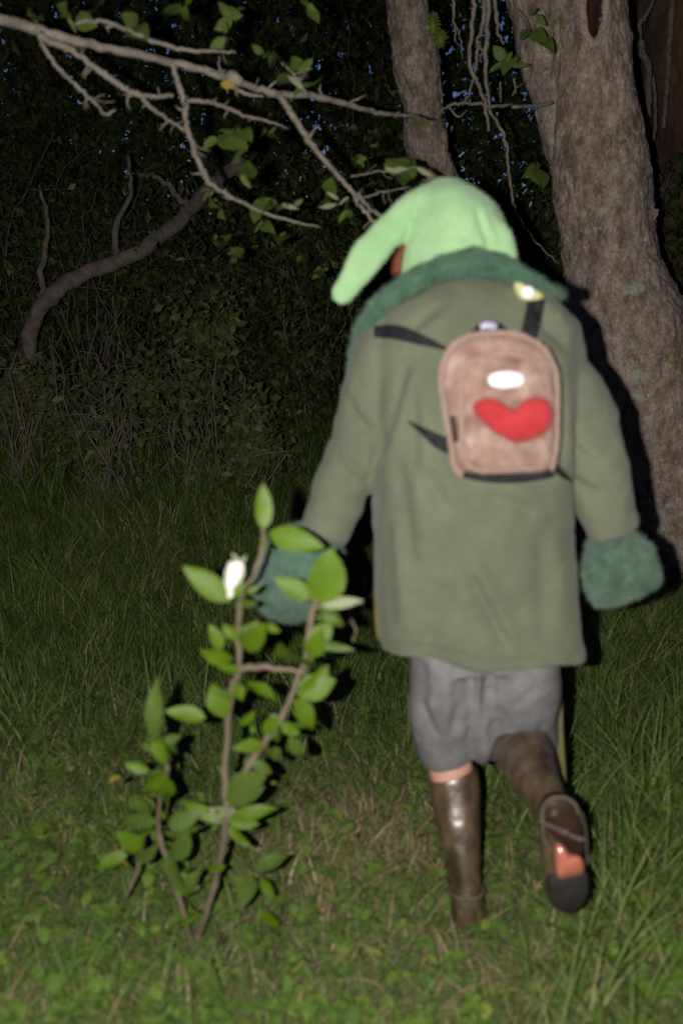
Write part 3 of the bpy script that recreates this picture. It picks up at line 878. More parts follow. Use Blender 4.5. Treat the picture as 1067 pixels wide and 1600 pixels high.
# arching limb on the bank, left
b0 = P(40, 560, 6.2)
al = empty('fallen_limb', (b0.x, b0.y, zt(b0.x, b0.y)), 'pale arching limb leaning out of the bank at the left', 'fallen branch')
mb = MB()
twig(mb, [P(22, 720, 5.85), P(34, 600, 5.9), P(55, 500, 5.9), P(90, 455, 5.9), (P(140, 425, 5.9)), P(200, 402, 5.9), P(245, 375, 6.0), P(285, 340, 6.1), P(330, 290, 6.3), P(380, 250, 6.4)],
     [.04, .045, .048, .048, .046, .044, .045, .044, .04], n=54, seg=16, jit=.005)
mb.obj('limb', M['deadtwig'], al)
for pts in [[(70, 480, 5.9), (66, 420, 5.9), (75, 350, 6.0), (62, 290, 6.1)], [(185, 405, 5.9), (180, 360, 5.9), (205, 300, 6.0), (200, 240, 6.1)], [(300, 330, 6.1), (250, 280, 6.1), (215, 270, 6.2)], [(240, 378, 5.9), (262, 420, 6.5), (300, 450, 6.5)]]:
    mb = MB(); twig(mb, [P(*q) for q in pts], [.022, .016, .01], n=20, seg=8, jit=.006); mb.obj('side_branch', M['deadtwig'], al)

# ------------------------------------------------------------------ person
foot = P(731, 1446, 2.17)
person = empty('person', (P(740, 1446, 2.19).x, 2.19, zt(.28, 2.19)), 'person walking away in an olive coat, floppy green hat and brown boots', 'person')


def ring_loft(rows, seg=48, n=40, power=2.4):
    X = []
    for (py, l, r, Y, b) in rows:
        a, c = P(l, py, Y), P(r, py, Y)
        m = (a + c) / 2
        X.append([m.x, m.y, m.z, (c.x - a.x) / 2, b])
    X = catmull(X, n)
    a = np.linspace(0, 2 * math.pi, seg, endpoint=False)
    ca = np.sign(np.cos(a)) * np.abs(np.cos(a)) ** (2 / power); sa = np.sign(np.sin(a)) * np.abs(np.sin(a)) ** (2 / power)
    V = []
    for row in X:
        V.append(np.column_stack([row[0] + row[3] * ca, row[1] + row[4] * sa, np.full(seg, row[2])]))
    V = np.concatenate(V); F = []
    for i in range(n - 1):
        for k in range(seg):
            k2 = (k + 1) % seg
            F.append((i * seg + k, i * seg + k2, (i + 1) * seg + k2, (i + 1) * seg + k))
    V = np.vstack([V, X[0, :3], X[-1, :3]])
    for k in range(seg):
        k2 = (k + 1) % seg
        F.append((len(V) - 2, k2, k)); F.append((len(V) - 1, (n - 1) * seg + k, (n - 1) * seg + k2))
    return V, F


# body under the clothes: one continuous surface
def finger(p0, d1, d2, L, r):
    p0 = Vector(p0)
    p1 = p0 + Vector(d1).normalized() * L * .45
    p2 = p1 + (Vector(d1).normalized() * .5 + Vector(d2).normalized() * .6).normalized() * L * .3
    p3 = p2 + Vector(d2).normalized() * L * .25
    return tube_data(catmull([tuple(p0), tuple(p1), tuple(p2), tuple(p3)], 10), np.linspace(r, r * .8, 10), seg=8, dome=.6)


def hand(w, d, palm_n, thumb_side, curl):
    """w wrist, d pointing direction, palm_n palm normal"""
    w = Vector(w); d = Vector(d).normalized(); pn = Vector(palm_n).normalized(); s = d.cross(pn).normalized() * thumb_side
    out = [tube_data([w - d * .02, w + d * .03, w + d * .085], [.024, .036, .040], [.02, .017, .014], seg=14, hint=tuple(pn))]
    for k, (o, L) in enumerate([(.028, .068), (.0095, .076), (-.0095, .070), (-.027, .055)]):
        out.append(finger(w + d * .075 + s * o, d + pn * .25, d * (1 - curl) + pn * curl, L, .0088 - (.001 if k == 3 else 0)))
    out.append(finger(w + d * .02 + s * .028, d * .6 + s * .7 + pn * .3, d * .8 + pn * .4, .065, .0098))
    return out


bp = []
bp.append(px_loft([(725, 470, 2.30, 40, .06), (722, 430, 2.33, 38, .052), (712, 395, 2.36, 58, .09), (705, 350, 2.37, 66, .095), (703, 310, 2.37, 52, .08), (703, 292, 2.37, 20, .04)], 24))
# face turned down and away: nose, brows, chin
for (dx, dy, dz, r) in [(0, .105, -.02, .018), (0, .1, -.075, .02), (-.03, .082, .015, .014), (.03, .082, .015, .014), (0, .098, -.05, .014)]:
    c = np.array(P(707, 365, 2.37)) + np.array([dx, dy, dz]); bp.append(tube_data([c - [0, .02, 0], c, c + [0, .006, 0]], [r, r, r * .6], seg=10, hint=(0, 0, 1), dome=.4))
for sx in (-1, 1):
    c = np.array(P(706, 372, 2.355)) + np.array([sx * .083, 0, 0]); bp.append(tube_data([c - [0, 0, .028], c, c + [0, 0, .026]], [.01, .011, .012], [.012, .018, .014], seg=10, dome=.5))
bp.append(px_loft([(745, 455, 2.27, 60, .05), (745, 500, 2.25, 125, .09), (745, 600, 2.22, 120, .11), (742, 760, 2.2, 100, .10), (745, 900, 2.2, 118, .12), (745, 985, 2.19, 118, .12), (745, 1010, 2.19, 100, .1)], 28))
bp.append(px_loft([(630, 510, 2.24, 36, .048), (595, 600, 2.23, 34, .045), (562, 700, 2.21, 30, .04), (530, 775, 2.19, 26, .036), (496, 860, 2.16, 20, .026)], 16))
bp.append(px_loft([(862, 515, 2.24, 34, .048), (872, 570, 2.235, 26, .045), (898, 625, 2.22, 32, .042), (928, 700, 2.21, 30, .04), (942, 770, 2.19, 26, .036), (958, 826, 2.18, 20, .026)], 16))
bp.append(px_loft([(692, 985, 2.19, 50, .08), (692, 1080, 2.22, 42, .06), (696, 1150, 2.25, 38, .05), (703, 1198, 2.245, 35, .048), (712, 1260, 2.22, 30, .045), (726, 1370, 2.17, 20, .028), (731, 1420, 2.155, 22, .03), (731, 1440, 2.17, 22, .04)], 18))
bp.append(tube_data([P(731, 1436, 2.16), P(731, 1436, 2.16) + Vector((0, .1, -.02)), P(731, 1436, 2.16) + Vector((0, .19, -.03))], [.03, .036, .03], [.03, .024, .015], seg=12, hint=(0, 0, 1)))
bp.append(px_loft([(800, 985, 2.19, 52, .08), (806, 1075, 2.22, 44, .06), (806, 1125, 2.25, 38, .05), (812, 1160, 2.20, 33, .045), (838, 1215, 2.06, 28, .04), (862, 1262, 1.965, 20, .028), (870, 1330, 1.955, 22, .02), (880, 1400, 1.96, 20, .015)], 18))
bp += hand(P(478, 866, 2.185), (-.72, -.02, -.62), (.25, -.1, -.4), 1, .5)
bp += hand(P(960, 828, 2.19), (.1, .12, -1), (-.9, .4, 0), -1, .5)
V, N, F = remesh(bp, .0055, 4)
obj_np('body', V, F, M['skin'], person)

# coat: body and sleeves in one cloth surface
cp = [ring_loft([(424, 700, 800, 2.32, .07), (438, 655, 835, 2.295, .10), (462, 618, 862, 2.28, .125), (495, 592, 888, 2.265, .142), (540, 586, 895, 2.25, .150), (620, 588, 890, 2.225, .155),
                 (700, 588, 886, 2.205, .155), (760, 584, 886, 2.195, .158), (850, 584, 890, 2.19, .158), (930, 587, 898, 2.185, .15), (985, 590, 906, 2.18, .140), (1002, 592, 909, 2.18, .137), (1013, 592, 909, 2.18, .137)], n=60, power=3.0),
      px_loft([(640, 488, 2.25, 34, .06), (612, 525, 2.245, 47, .070), (586, 612, 2.225, 50, .066), (556, 705, 2.205, 46, .060), (530, 770, 2.185, 42, .054), (506, 830, 2.165, 39, .046), (502, 842, 2.162, 37, .043)], 30, n=44),
      px_loft([(838, 492, 2.25, 32, .06), (868, 530, 2.243, 43, .070), (878, 575, 2.232, 40, .066), (902, 632, 2.22, 50, .066), (924, 690, 2.205, 50, .060), (938, 760, 2.185, 46, .054), (955, 825, 2.17, 39, .046), (958, 838, 2.168, 37, .043)], 30, n=44)]
V, N, F = remesh(cp, .007, 3)
# hanging folds, elbow creases and a slightly wavy hem
zh = P(745, 1035, 2.0).z
fold = fnoise(V, (7.0, 3, 1.6), 2, 1.7)
crease = fnoise(V, (9, 6, 13), 3, 4.2)
low = np.clip((1.12 - V[:, 2]) / .6, 0, 1)
arm = np.clip((np.abs(V[:, 0] - P(742, 800, 2.2).x) - .205) / .03, 0, 1)
fine = fnoise(V, (20, 12, 16), 3, 8.8)
d = .016 * fold * (.35 + .65 * low) * (1 - arm) + arm * (.0085 * crease + .006 * fold) + .004 * crease * (1 - arm) + .0022 * fine


def groove(A, B, w, depth, V, lift=.6, ymax=2.2, Y=2.05):
    """soft crease running from A to B (photo px on the back of the coat)"""
    a, b = P(A[0], A[1], Y), P(B[0], B[1], Y)
    a2 = np.array([a.x, a.z]); ab = np.array([b.x - a.x, b.z - a.z]); L = np.linalg.norm(ab); ab = ab / L
    q = V[:, [0, 2]] - a2
    t = q @ ab; s = q @ np.array([-ab[1], ab[0]])
    win = np.clip(t / (.2 * L), 0, 1) * np.clip((L - t) / (.2 * L), 0, 1)
    g = -np.exp(-(s / w) ** 2) + lift * np.exp(-((s - 1.9 * w) / (1.2 * w)) ** 2)
    return np.where(V[:, 1] < ymax, g * win * depth, 0)


for g in [((722, 880), (800, 1020), .012, .007), ((700, 900), (660, 1030), .02, .005), ((645, 585), (650, 760), .012, .004), ((640, 560), (590, 750), .010, .007), ((625, 720), (640, 900), .018, .006),
          ((655, 730), (700, 800), .016, .006), ((745, 770), (840, 800), .016, .006), ((870, 560), (882, 745), .012, .006), ((610, 650), (585, 745), .010, .005), ((700, 470), (640, 520), .012, .005), ((860, 500), (905, 545), .014, .009),
          ((575, 1016), (925, 1030), .0035, .0016), ((845, 820), (850, 1020), .02, .004), ((735, 440), (742, 520), .004, .0014), ((640, 560), (655, 480), .004, .0018), ((600, 800), (606, 1000), .016, .006), ((850, 470), (880, 520), .012, .006), ((540, 640), (585, 690), .010, .006), ((520, 720), (560, 770), .009, .004), ((900, 700), (955, 740), .009, .005), ((905, 760), (960, 790), .010, .005)]:
    d = d + 1.6 * groove(*g, V)
V = V + N * d[:, None]
k = np.clip((zh + .25 - V[:, 2]) / .25, 0, 1)
V[:, 2] -= k * (V[:, 0] - P(745, 1000, 2.1).x) * .045 + k * .006 * np.sin(V[:, 0] * 23)
coat = obj_np('coat', V, F, M['coat'], person)
polys = [tuple(int(j) for j in f) for a in F for f in a]
CBVH = BVHTree.FromPolygons([Vector(v) for v in V], polys)


def on_coat(px, py, off=.004, bvh=None):
    d = (P(px, py, 2.0) - CAM).normalized()
    h = (bvh or CBVH).ray_cast(CAM, d)
    if h[0] is None: return P(px, py, 2.1)
    return h[0] - d * off


def strap_mesh(pts, widths, thick=.003, off=.004, n=None):
    """webbing lying on the coat; pts photo px, widths in px"""
    n = n or 6 * (len(pts) - 1) + 1
    pp = catmull([(a, b, w) for (a, b), w in zip(pts, widths)], n)
    tn = np.gradient(pp[:, :2], axis=0); tn /= np.linalg.norm(tn, axis=1)[:, None]
    top = []
    cols = 5
    for i in range(n):
        nx, ny = -tn[i, 1], tn[i, 0]
        for c in range(cols):
            f = c / (cols - 1) - .5
            top.append(on_coat(pp[i, 0] + nx * f * pp[i, 2], pp[i, 1] + ny * f * pp[i, 2], off))
    T = np.array(top)
    # even out the depth along the strip
    G = T.reshape(n, cols, 3)
    back = G + np.array([0, thick + off, 0])
    Vv = np.concatenate([G.reshape(-1, 3), back.reshape(-1, 3)]); m = n * cols
    Fq = []
    for i in range(n - 1):
        for c in range(cols - 1):
            a = i * cols + c
            Fq.append((a, a + 1, a + cols + 1, a + cols)); Fq.append((m + a, m + a + cols, m + a + cols + 1, m + a + 1))
        for c in (0, cols - 1):
            a = i * cols + c; Fq.append((a, a + cols, m + a + cols, m + a))
    for i in (0, n - 1):
        for c in range(cols - 1):
            a = i * cols + c; Fq.append((a, a + 1, m + a + 1, m + a))
    return Vv, [np.array(Fq)]


# hanging front edges of the coat lining
def ribbon(pts, w, thick, name, m, parent, n=24):
    C = np.array([P(*q) for q in pts]); ru = np.array([x * pxm(Vector(c)) for x, c in zip(w, C)])
    X = catmull(np.column_stack([C, ru]), n)
    V, F = tube_data(X[:, :3], X[:, 3], thick, seg=14, power=3.2)
    V = V + (fnoise(V, (14, 14, 5), 2) * .006)[:, None] * np.array([1, .6, 0])
    mb = MB(); mb.add(V, F)
    return mb.obj(name, m, parent)


ribbon([(856, 1040, 2.30), (864, 1095, 2.30), (868, 1150, 2.29), (873, 1195, 2.28), (879, 1224, 2.27)], [18, 15, 13, 12, 7], .006, 'coat_tail', M['lining'], person)
ribbon([(594, 770, 2.27), (590, 850, 2.27), (589, 930, 2.27), (593, 1000, 2.27)], [6, 6, 6, 5], .012, 'coat_front_edge', M['lining'], person)

# collar and cuffs in fur
def fur_part(name, V, N, F, m, parent, nf, ln, wd, droop=(0, 0, 0), amp=.004, lean=.5, base=.35):
    dd = fnoise(V, 34, 2, 3.3)
    V = V + N * (dd * amp)[:, None]
    mb = MB(); mb.addn(V, F4=F[0], F3=F[1] if len(F) > 1 else None, t=np.clip(base + .35 * dd + .25 * fnoise(V, 14, 2), 0, 1))
    Vf, Ff, tf = fur(V, F, nf, ln, wd, droop, lean)
    cl = np.clip(.45 + .6 * fnoise(Vf[::3], 30, 2, 6.) + .35 * fnoise(Vf[::3], 11, 2, 1.) + rng.normal(0, .14, nf), 0, 1)
    mb.addn(Vf, F3=Ff, t=np.repeat(cl, 3))
    return mb.obj(name, m, parent)


V, N, F = remesh([px_loft([(553, 600, 2.29, 7, .02), (557, 570, 2.275, 11, .026), (565, 535, 2.255, 14, .028), (582, 496, 2.22, 16, .030), (613, 463, 2.185, 15, .032), (655, 435, 2.165, 15, .034), (700, 416, 2.155, 16, .034),
                           (745, 410, 2.155, 18, .036), (790, 421, 2.17, 14, .034), (830, 441, 2.195, 11, .03), (862, 457, 2.225, 9, .024), (876, 461, 2.25, 7, .018)], 20),
                  px_loft([(690, 452, 2.30, 30, .1), (770, 456, 2.30, 30, .1)], 16)], .006, 4)
fur_part('fur_collar', V, N, F, M['fur'], person, 18000, .011, .0024, (0, 0, -.2), .006)
V, N, F = remesh([px_loft([(878, 450, 2.235, 4, .005), (882, 458, 2.232, 7, .009), (884, 468, 2.232, 5, .006)], 10)], .002, 2)
obj_np('collar_toggle', V, F, M['black'], person)
V, N, F = remesh([px_loft([(502, 836, 2.163, 36, .046), (491, 854, 2.16, 52, .056), (474, 880, 2.155, 62, .06), (452, 922, 2.15, 56, .054), (440, 950, 2.148, 40, .04), (436, 962, 2.148, 22, .022)], 24)], .006, 5)
fur_part('fur_cuff', V, N, F, M['cuff'], person, 11000, .013, .0026, (0, 0, -.7), .007)
V, N, F = remesh([px_loft([(957, 840, 2.172, 34, .044), (961, 858, 2.17, 47, .054), (967, 880, 2.165, 54, .058), (972, 905, 2.16, 57, .057), (975, 922, 2.16, 52, .05), (977, 928, 2.16, 40, .034)], 24)], .006, 5)
fur_part('fur_cuff', V, N, F, M['cuff'], person, 11000, .013, .0026, (0, 0, -.7), .007)

# hat with two long drooping ears
hp = [px_loft([(718, 452, 2.33, 86, .095), (712, 420, 2.345, 90, .108), (709, 380, 2.36, 86, .115), (704, 345, 2.365, 77, .113), (699, 316, 2.365, 60, .098), (697, 294, 2.365, 40, .07), (697, 279, 2.365, 16, .03)], 36, n=40),
      px_loft([(700, 306, 2.34, 24, .03), (672, 322, 2.325, 36, .03), (638, 342, 2.31, 34, .023), (602, 367, 2.295, 26, .017), (572, 405, 2.28, 28, .016), (545, 443, 2.27, 22, .015), (529, 463, 2.265, 17, .012), (522, 471, 2.263, 9, .008)], 24, n=40),
      px_loft([(716, 318, 2.33, 16, .03), (743, 338, 2.30, 22, .022), (770, 366, 2.285, 24, .018), (786, 398, 2.275, 22, .017), (794, 430, 2.27, 18, .016), (796, 450, 2.27, 10, .01)], 24, n=36)]
V, N, F = remesh(hp, .0058, 14)
dh = fnoise(V, (11, 11, 11), 2) * .005 + fnoise(V, (24, 24, 30), 2, 4.) * .0022
for g in [((742, 318), (776, 425), .007, .007), ((652, 318), (628, 400), .008, .006), ((690, 360), (640, 330), .010, .004), ((610, 365), (560, 425), .008, .004), ((650, 395), (790, 385), .008, .003)]:
    dh = dh + groove(*g, V, ymax=2.34, Y=2.26)
V = V + N * dh[:, None]
mb = MB(); mb.addn(V, F4=F[0], F3=F[1] if len(F) > 1 else None)
Vf, Ff, tf = fur(V, F, 14000, .005, .0016, lean=.7)
mb.addn(Vf, F3=Ff, t=tf)
mb.obj('hat', M['hat'], person)
V, N, F = remesh([px_loft([(632, 385, 2.33, 6, .02), (622, 405, 2.32, 9, .022), (618, 430, 2.31, 8, .02)], 12), px_loft([(690, 440, 2.28, 60, .03), (690, 455, 2.29, 50, .03)], 12)], .004, 3)
obj_np('hair', V, F, M['hair'], person)

# trousers
tp = [px_loft([(745, 940, 2.19, 112, .10), (745, 990, 2.19, 110, .10), (748, 1040, 2.19, 106, .095)], 30),
      px_loft([(690, 1000, 2.19, 54, .095), (690, 1080, 2.21, 50, .085), (692, 1130, 2.235, 50, .078), (697, 1160, 2.245, 49, .070), (703, 1182, 2.25, 44, .058), (705, 1189, 2.25, 38, .052)], 28),
      px_loft([(806, 1000, 2.19, 62, .095), (812, 1060, 2.20, 62, .09), (811, 1100, 2.225, 62, .085), (810, 1130, 2.255, 62, .076), (812, 1160, 2.27, 60, .06), (812, 1184, 2.27, 54, .05)], 28),
      px_loft([(745, 1000, 2.19, 24, .085), (744, 1070, 2.20, 20, .075), (748, 1120, 2.215, 24, .07), (752, 1160, 2.235, 22, .055), (752, 1186, 2.245, 14, .03)], 14)]
V, N, F = remesh(tp, .0075, 6)
wr = fnoise(V, (13, 8, 7), 3, 2.2); wr2 = fnoise(V, (9, 5, 2.5), 2, 7.7)
zc = P(700, 1150, 2.1).z
k = np.exp(-((V[:, 2] - zc) / .07) ** 2)
dt = .008 * wr2 + .006 * wr * (.6 + k)
for g in [((741, 1000), (743, 1110), .008, .008), ((705, 1040), (700, 1180), .014, -.007), ((665, 1040), (668, 1150), .012, .005), ((830, 1060), (770, 1125), .013, .0035), ((850, 1090), (800, 1130), .011, .003), ((660, 1120), (690, 1185), .010, .006), ((722, 1120), (712, 1188), .009, .006), ((775, 1060), (762, 1180), .010, .006)]:
    dt = dt + groove(*g, V, ymax=2.32)
V = V + N * dt[:, None]
obj_np('trousers', V, F, M['trouser'], person)

# planted boot
bt = [px_loft([(706, 1207, 2.245, 37, .050), (708, 1216, 2.242, 39, .052), (712, 1250, 2.226, 38, .052), (717, 1295, 2.20, 33, .047), (724, 1345, 2.175, 27, .040), (728, 1378, 2.162, 24, .037), (730, 1405, 2.155, 25, .042), (731, 1432, 2.16, 30, .046), (731, 1446, 2.16, 30, .044)], 30, n=46)]
h0 = P(731, 1440, 2.15)
zg = zt(.27, 2.2)
bt.append(tube_data(catmull([(h0.x, 2.12, zg + .045), (h0.x, 2.2, zg + .05), (h0.x + .005, 2.3, zg + .045), (h0.x + .01, 2.38, zg + .035), (h0.x + .012, 2.41, zg + .03)], 22), np.interp(np.linspace(0, 1, 22), [0, .3, .7, .92, 1], [.032, .038, .045, .036, .012]),
                    np.interp(np.linspace(0, 1, 22), [0, .3, .7, 1], [.04, .05, .035, .012]), seg=18, hint=(0, 0, 1)))
V, N, F = remesh(bt, .005, 5)
V = V + N * (.0022 * fnoise(V, (12, 12, 20), 3))[:, None]
bl = obj_np('boot', V, F, M['boot'], person)
def band(spec, name, parent, m, r=.005, n=30):
    C = P(*spec[:3]); ru = spec[3] * pxm(C); rv = spec[4]; tilt = spec[5]
    a = np.linspace(0, 2 * math.pi, n)
    ax = np.array(spec[6]) if len(spec) > 6 else None
    pts = np.column_stack([C.x + ru * np.cos(a), C.y + rv * np.sin(a), C.z + tilt * np.cos(a)])
    V, F = tube_data(pts, .0028, r, seg=8, hint=(0, 0, 1), cap=False)
    mb = MB(); mb.add(V, F); return mb.obj(name, m, parent)
band((729, 1391, 2.154, 26.5, .040, .002), 'ankle_strap', bl, M['bootstrap'], .006)
mb = MB(); V, F = tube_data([(h0.x, 2.155, zg + .028), (h0.x, 2.155, zg - .012)], [.034, .032], [.036, .034], seg=20, hint=(0, 1, 0), power=2.4); mb.add(V, F); mb.obj('heel', M['heel'], bl)
mb = MB(); V, F = tube_data(catmull([(h0.x, 2.13, zg + .012), (h0.x + .003, 2.27, zg + .008), (h0.x + .01, 2.36, zg + .008), (h0.x + .012, 2.42, zg + .012)], 16), np.interp(np.linspace(0, 1, 16), [0, .4, .75, 1], [.03, .033, .044, .015]), .006, seg=14, hint=(0, 0, 1)); mb.add(V, F); mb.obj('sole', M['blacksole'], bl)

# lifted boot, sole towards the camera
bt = [px_loft([(811, 1150, 2.215, 34, .046), (813, 1160, 2.195, 45, .05), (820, 1180, 2.145, 46, .052), (830, 1205, 2.085, 42, .050), (842, 1230, 2.03, 36, .045), (855, 1252, 1.985, 31, .040), (864, 1270, 1.965, 30, .036)], 30, n=36),
      px_loft([(868, 1246, 1.975, 20, .03), (874, 1272, 1.96, 34, .038), (875, 1310, 1.958, 34, .036), (876, 1345, 1.957, 31, .032), (882, 1382, 1.955, 33, .028), (886, 1408, 1.957, 27, .022), (888, 1422, 1.96, 12, .012)], 28, n=40)]
V, N, F = remesh(bt, .005, 4)
V = V + N * (.0025 * fnoise(V, (14, 14, 14), 3))[:, None]
br = obj_np('boot', V, F, M['boot'], person)
br['label'] = 'boot of the lifted foot, its sole showing'
RB = BVHTree.FromPolygons([Vector(v) for v in V], [tuple(int(j) for j in f) for a in F for f in a])


def sole_plate(outline, Yf, Yb, name, m, bev=.004, nrm=None):
    """flat shaped plate; outline photo px polygon at depth Yf, going back to Yb"""
    P0 = np.array([P(a, b, Yf) for a, b in outline]); c = P0.mean(axis=0)
    n = len(P0)
    rings = [c + (P0 - c) * .90 + np.array([0, -bev * .8, 0]), P0 + np.array([0, 0, 0]), P0 + np.array([0, Yb - Yf, 0])]
    V = np.concatenate(rings + [c[None] + np.array([0, -bev, 0]), c[None] + np.array([0, Yb - Yf, 0])])
    F = []
    for r in range(2):
        for k in range(n):
            k2 = (k + 1) % n; F.append((r * n + k, r * n + k2, (r + 1) * n + k2, (r + 1) * n + k))
    for k in range(n):
        k2 = (k + 1) % n
        F.append((3 * n, k2, k)); F.append((3 * n + 1, 2 * n + k, 2 * n + k2))
    mb = MB(); mb.add(V, F); return mb.obj(name, m, br)


def smooth_poly(pts, n=36):
    q = catmull(np.array(pts + pts[:3], float), (len(pts) + 2) * 8 + 1)
    return q[8:8 + len(pts) * 8][::2]


sole_plate(smooth_poly([(850, 1262), (866, 1250), (888, 1252), (900, 1268), (908, 1300), (911, 1332), (892, 1334), (874, 1316), (852, 1292)]), 1.905, 1.94, 'heel', M['heel'])
sole_plate(smooth_poly([(868, 1322), (880, 1322), (889, 1336), (907, 1340), (911, 1362), (890, 1369), (872, 1371), (867, 1345)]), 1.920, 1.945, 'sole_shank', M['coral'], bev=.010)
sole_plate(smooth_poly([(858, 1374), (880, 1366), (914, 1362), (919, 1385), (914, 1408), (900, 1420), (884, 1427), (868, 1418), (858, 1398)]), 1.922, 1.945, 'sole', M['blacksole'])
# crossed straps round heel and instep
for pts, w in [([(848, 1290), (848, 1264), (859, 1249), (880, 1246), (897, 1256), (904, 1272)], 6), ([(842, 1282), (858, 1290), (878, 1299), (896, 1308), (912, 1312)], 7), ([(848, 1285), (848, 1305), (856, 1322), (864, 1328)], 6), ([(908, 1270), (914, 1295), (916, 1330), (917, 1350)], 3)]:
    C = np.array([P(a, b, 1.897) for a, b in pts]); Q = catmull(C, 26)
    V, F = tube_data(Q, w * .5 * pxm(Vector(C[0])), .004, seg=8)
    mb = MB(); mb.add(V, F); mb.obj('strap', M['bootstrap'], br)
for (px, py) in [(866, 1272), (884, 1302)]:
    c = P(px, py, 1.893); V, F = tube_data([c, c + Vector((0, .006, 0))], [.007, .007], seg=12, hint=(0, 0, 1)); mb = MB(); mb.add(V, F); mb.obj('buckle', M['bootstrap'], br)

# ------------------------------------------------------------------ backpack
bc = P(780, 640, 2.06)
pack = empty('backpack', bc, 'small beige plush backpack with a red padded heart, worn on the olive coat', 'backpack')
YF = 1.965


def outline_pts(pts, Y, n=64):
    q = smooth_poly(pts)
    return np.array([P(a, b, Y) for a, b in q])


def puffed(pts, levels, name, m, parent, nf=0, ln=.006, wd=.002, domed=.0, tintn=True, tilt=0.0):
    """levels: (Y, scale) from back to front; closed with a domed front"""
    q = smooth_poly(pts)
    c2 = q.mean(axis=0)
    L = []
    for (Y, s) in levels:
        L.append(np.array([P(c2[0] + (a - c2[0]) * s, c2[1] + (b - c2[1]) * s, Y) for a, b in q]))
    Yl, sl = levels[-1]
    for s in (.8, .6, .4, .2):
        L.append(np.array([P(c2[0] + (a - c2[0]) * s * sl, c2[1] + (b - c2[1]) * s * sl, Yl - domed * (1 - s * s)) for a, b in q]))
    n = len(q); V = np.concatenate(L)
    F = []
    for r in range(len(L) - 1):
        for k in range(n):
            k2 = (k + 1) % n; F.append((r * n + k, r * n + k2, (r + 1) * n + k2, (r + 1) * n + k))
    V = np.vstack([V, L[-1].mean(axis=0), L[0].mean(axis=0)])
    for k in range(n):
        k2 = (k + 1) % n
        F.append(((len(L) - 1) * n + k, (len(L) - 1) * n + k2, len(V) - 2)); F.append((k2, k, len(V) - 1))
    V, N, Fr = remesh([(V, F)], .0042, 2)
    dn = fnoise(V, 26, 3, 2.); V = V + N * (dn * .0022)[:, None]
    mb = MB(); mb.addn(V, F4=Fr[0], F3=Fr[1] if len(Fr) > 1 else None, t=np.clip(.5 + .5 * dn, 0, 1))
    if nf:
        Vf, Ff, tf = fur(V, Fr, nf, ln, wd, (0, 0, -.25), .55)
        # blades take the patchy tint of the nap below them
        tn = np.clip(.48 + .5 * fnoise(Vf[::3], 34, 4, 2.) + rng.normal(0, .22, len(Vf) // 3), 0, 1)
        mb.addn(Vf, F3=Ff, t=np.repeat(tn, 3))
    return mb.obj(name, m, parent)


OUT = [(690, 600), (693, 566), (708, 541), (735, 526), (772, 521), (808, 524), (838, 536), (859, 560), (869, 595), (870, 640), (868, 690), (862, 728), (846, 743), (800, 744), (750, 743), (724, 741), (711, 728), (704, 690), (696, 645)]
puffed(OUT, [(2.075, .96), (2.05, 1.0), (2.0, 1.0), (1.975, .975), (1.965, .92)], 'bag_body', M['plush'], pack, 16000, .006, .0022, .006)
POC = [(722, 640), (722, 590), (736, 566), (765, 556), (800, 555), (832, 564), (852, 588), (858, 640), (856, 700), (850, 728), (800, 733), (740, 732), (726, 700)]
puffed(POC, [(1.975, 1.0), (1.955, 1.0), (1.945, .97)], 'front_pocket', M['plush'], pack, 9000, .006, .0022, .004)
for ring, Y, r, nm in [(OUT, 1.985, .0062, 'piping'), (POC, 1.955, .0055, 'piping')]:
    q = smooth_poly(ring); C = np.array([P(a, b, Y) for a, b in q] + [P(*q[0], Y)])
    V, F = tube_data(C, r, seg=8, cap=False); V = V + (fnoise(V, 60, 2) * .002)[:, None]; mb = MB(); mb.add(V, F, .7)
    Vf, Ff, tf = fur(V, [np.array(F)], 2600, .005, .002); mb.addn(Vf, F3=Ff, t=np.clip(.72 + .5 * fnoise(Vf, 24, 2, 2.), 0, 1)); mb.obj(nm, M['plush'], pack)
HEART = [(738, 636), (746, 626), (762, 622), (782, 628), (802, 640), (818, 626), (838, 619), (854, 624), (864, 642), (860, 664), (846, 680), (826, 689), (806, 691), (786, 684), (762, 668), (746, 652)]
puffed(HEART, [(1.95, .97), (1.938, 1.0), (1.928, .96), (1.919, .86)], 'heart_patch', M['red'], pack, 2500, .004, .0018, .012)
OVAL = [(760, 594), (766, 585), (780, 580), (800, 580), (814, 584), (819, 592), (814, 602), (798, 607), (780, 607), (766, 603)]
puffed(OVAL, [(1.945, .98), (1.938, 1.0), (1.934, .9)], 'oval_patch', M['white'], pack, 0, domed=.001)
for pts, w, nm in [([(838, 466), (833, 495), (822, 540)], [27, 27, 26], 'shoulder_strap'), ([(584, 518), (618, 519), (652, 529), (700, 546)], [18, 23, 18, 5], 'shoulder_strap'), ([(638, 659), (660, 673), (685, 690), (708, 700)], [3, 11, 22, 24], 'lower_strap'), ([(893, 752), (880, 742), (868, 732)], [3, 10, 14], 'lower_strap')]:
    V, F = strap_mesh(pts, w); obj_np(nm, V, F, M['black'], pack, smooth=False)
Q = catmull([P(741, 530, 2.01), P(743, 517, 2.0), P(752, 509, 1.995), P(764, 507, 1.995), P(776, 510, 1.995), P(783, 518, 2.0), P(786, 530, 2.01)], 30)
V, F = tube_data(Q, .006, .004, seg=10); mb = MB(); mb.add(V, F); hl = mb.obj('grab_handle', M['black'], pack)
Q = catmull([P(750, 511, 1.986), P(762, 508, 1.985), P(775, 511, 1.986)], 10)
V, F = tube_data(Q, .0075, .005, seg=10); mb = MB(); mb.add(V, F); mb.obj('handle_sheen', M['loop'], hl)  # lilac piece added on the black handle to stand for its sheen
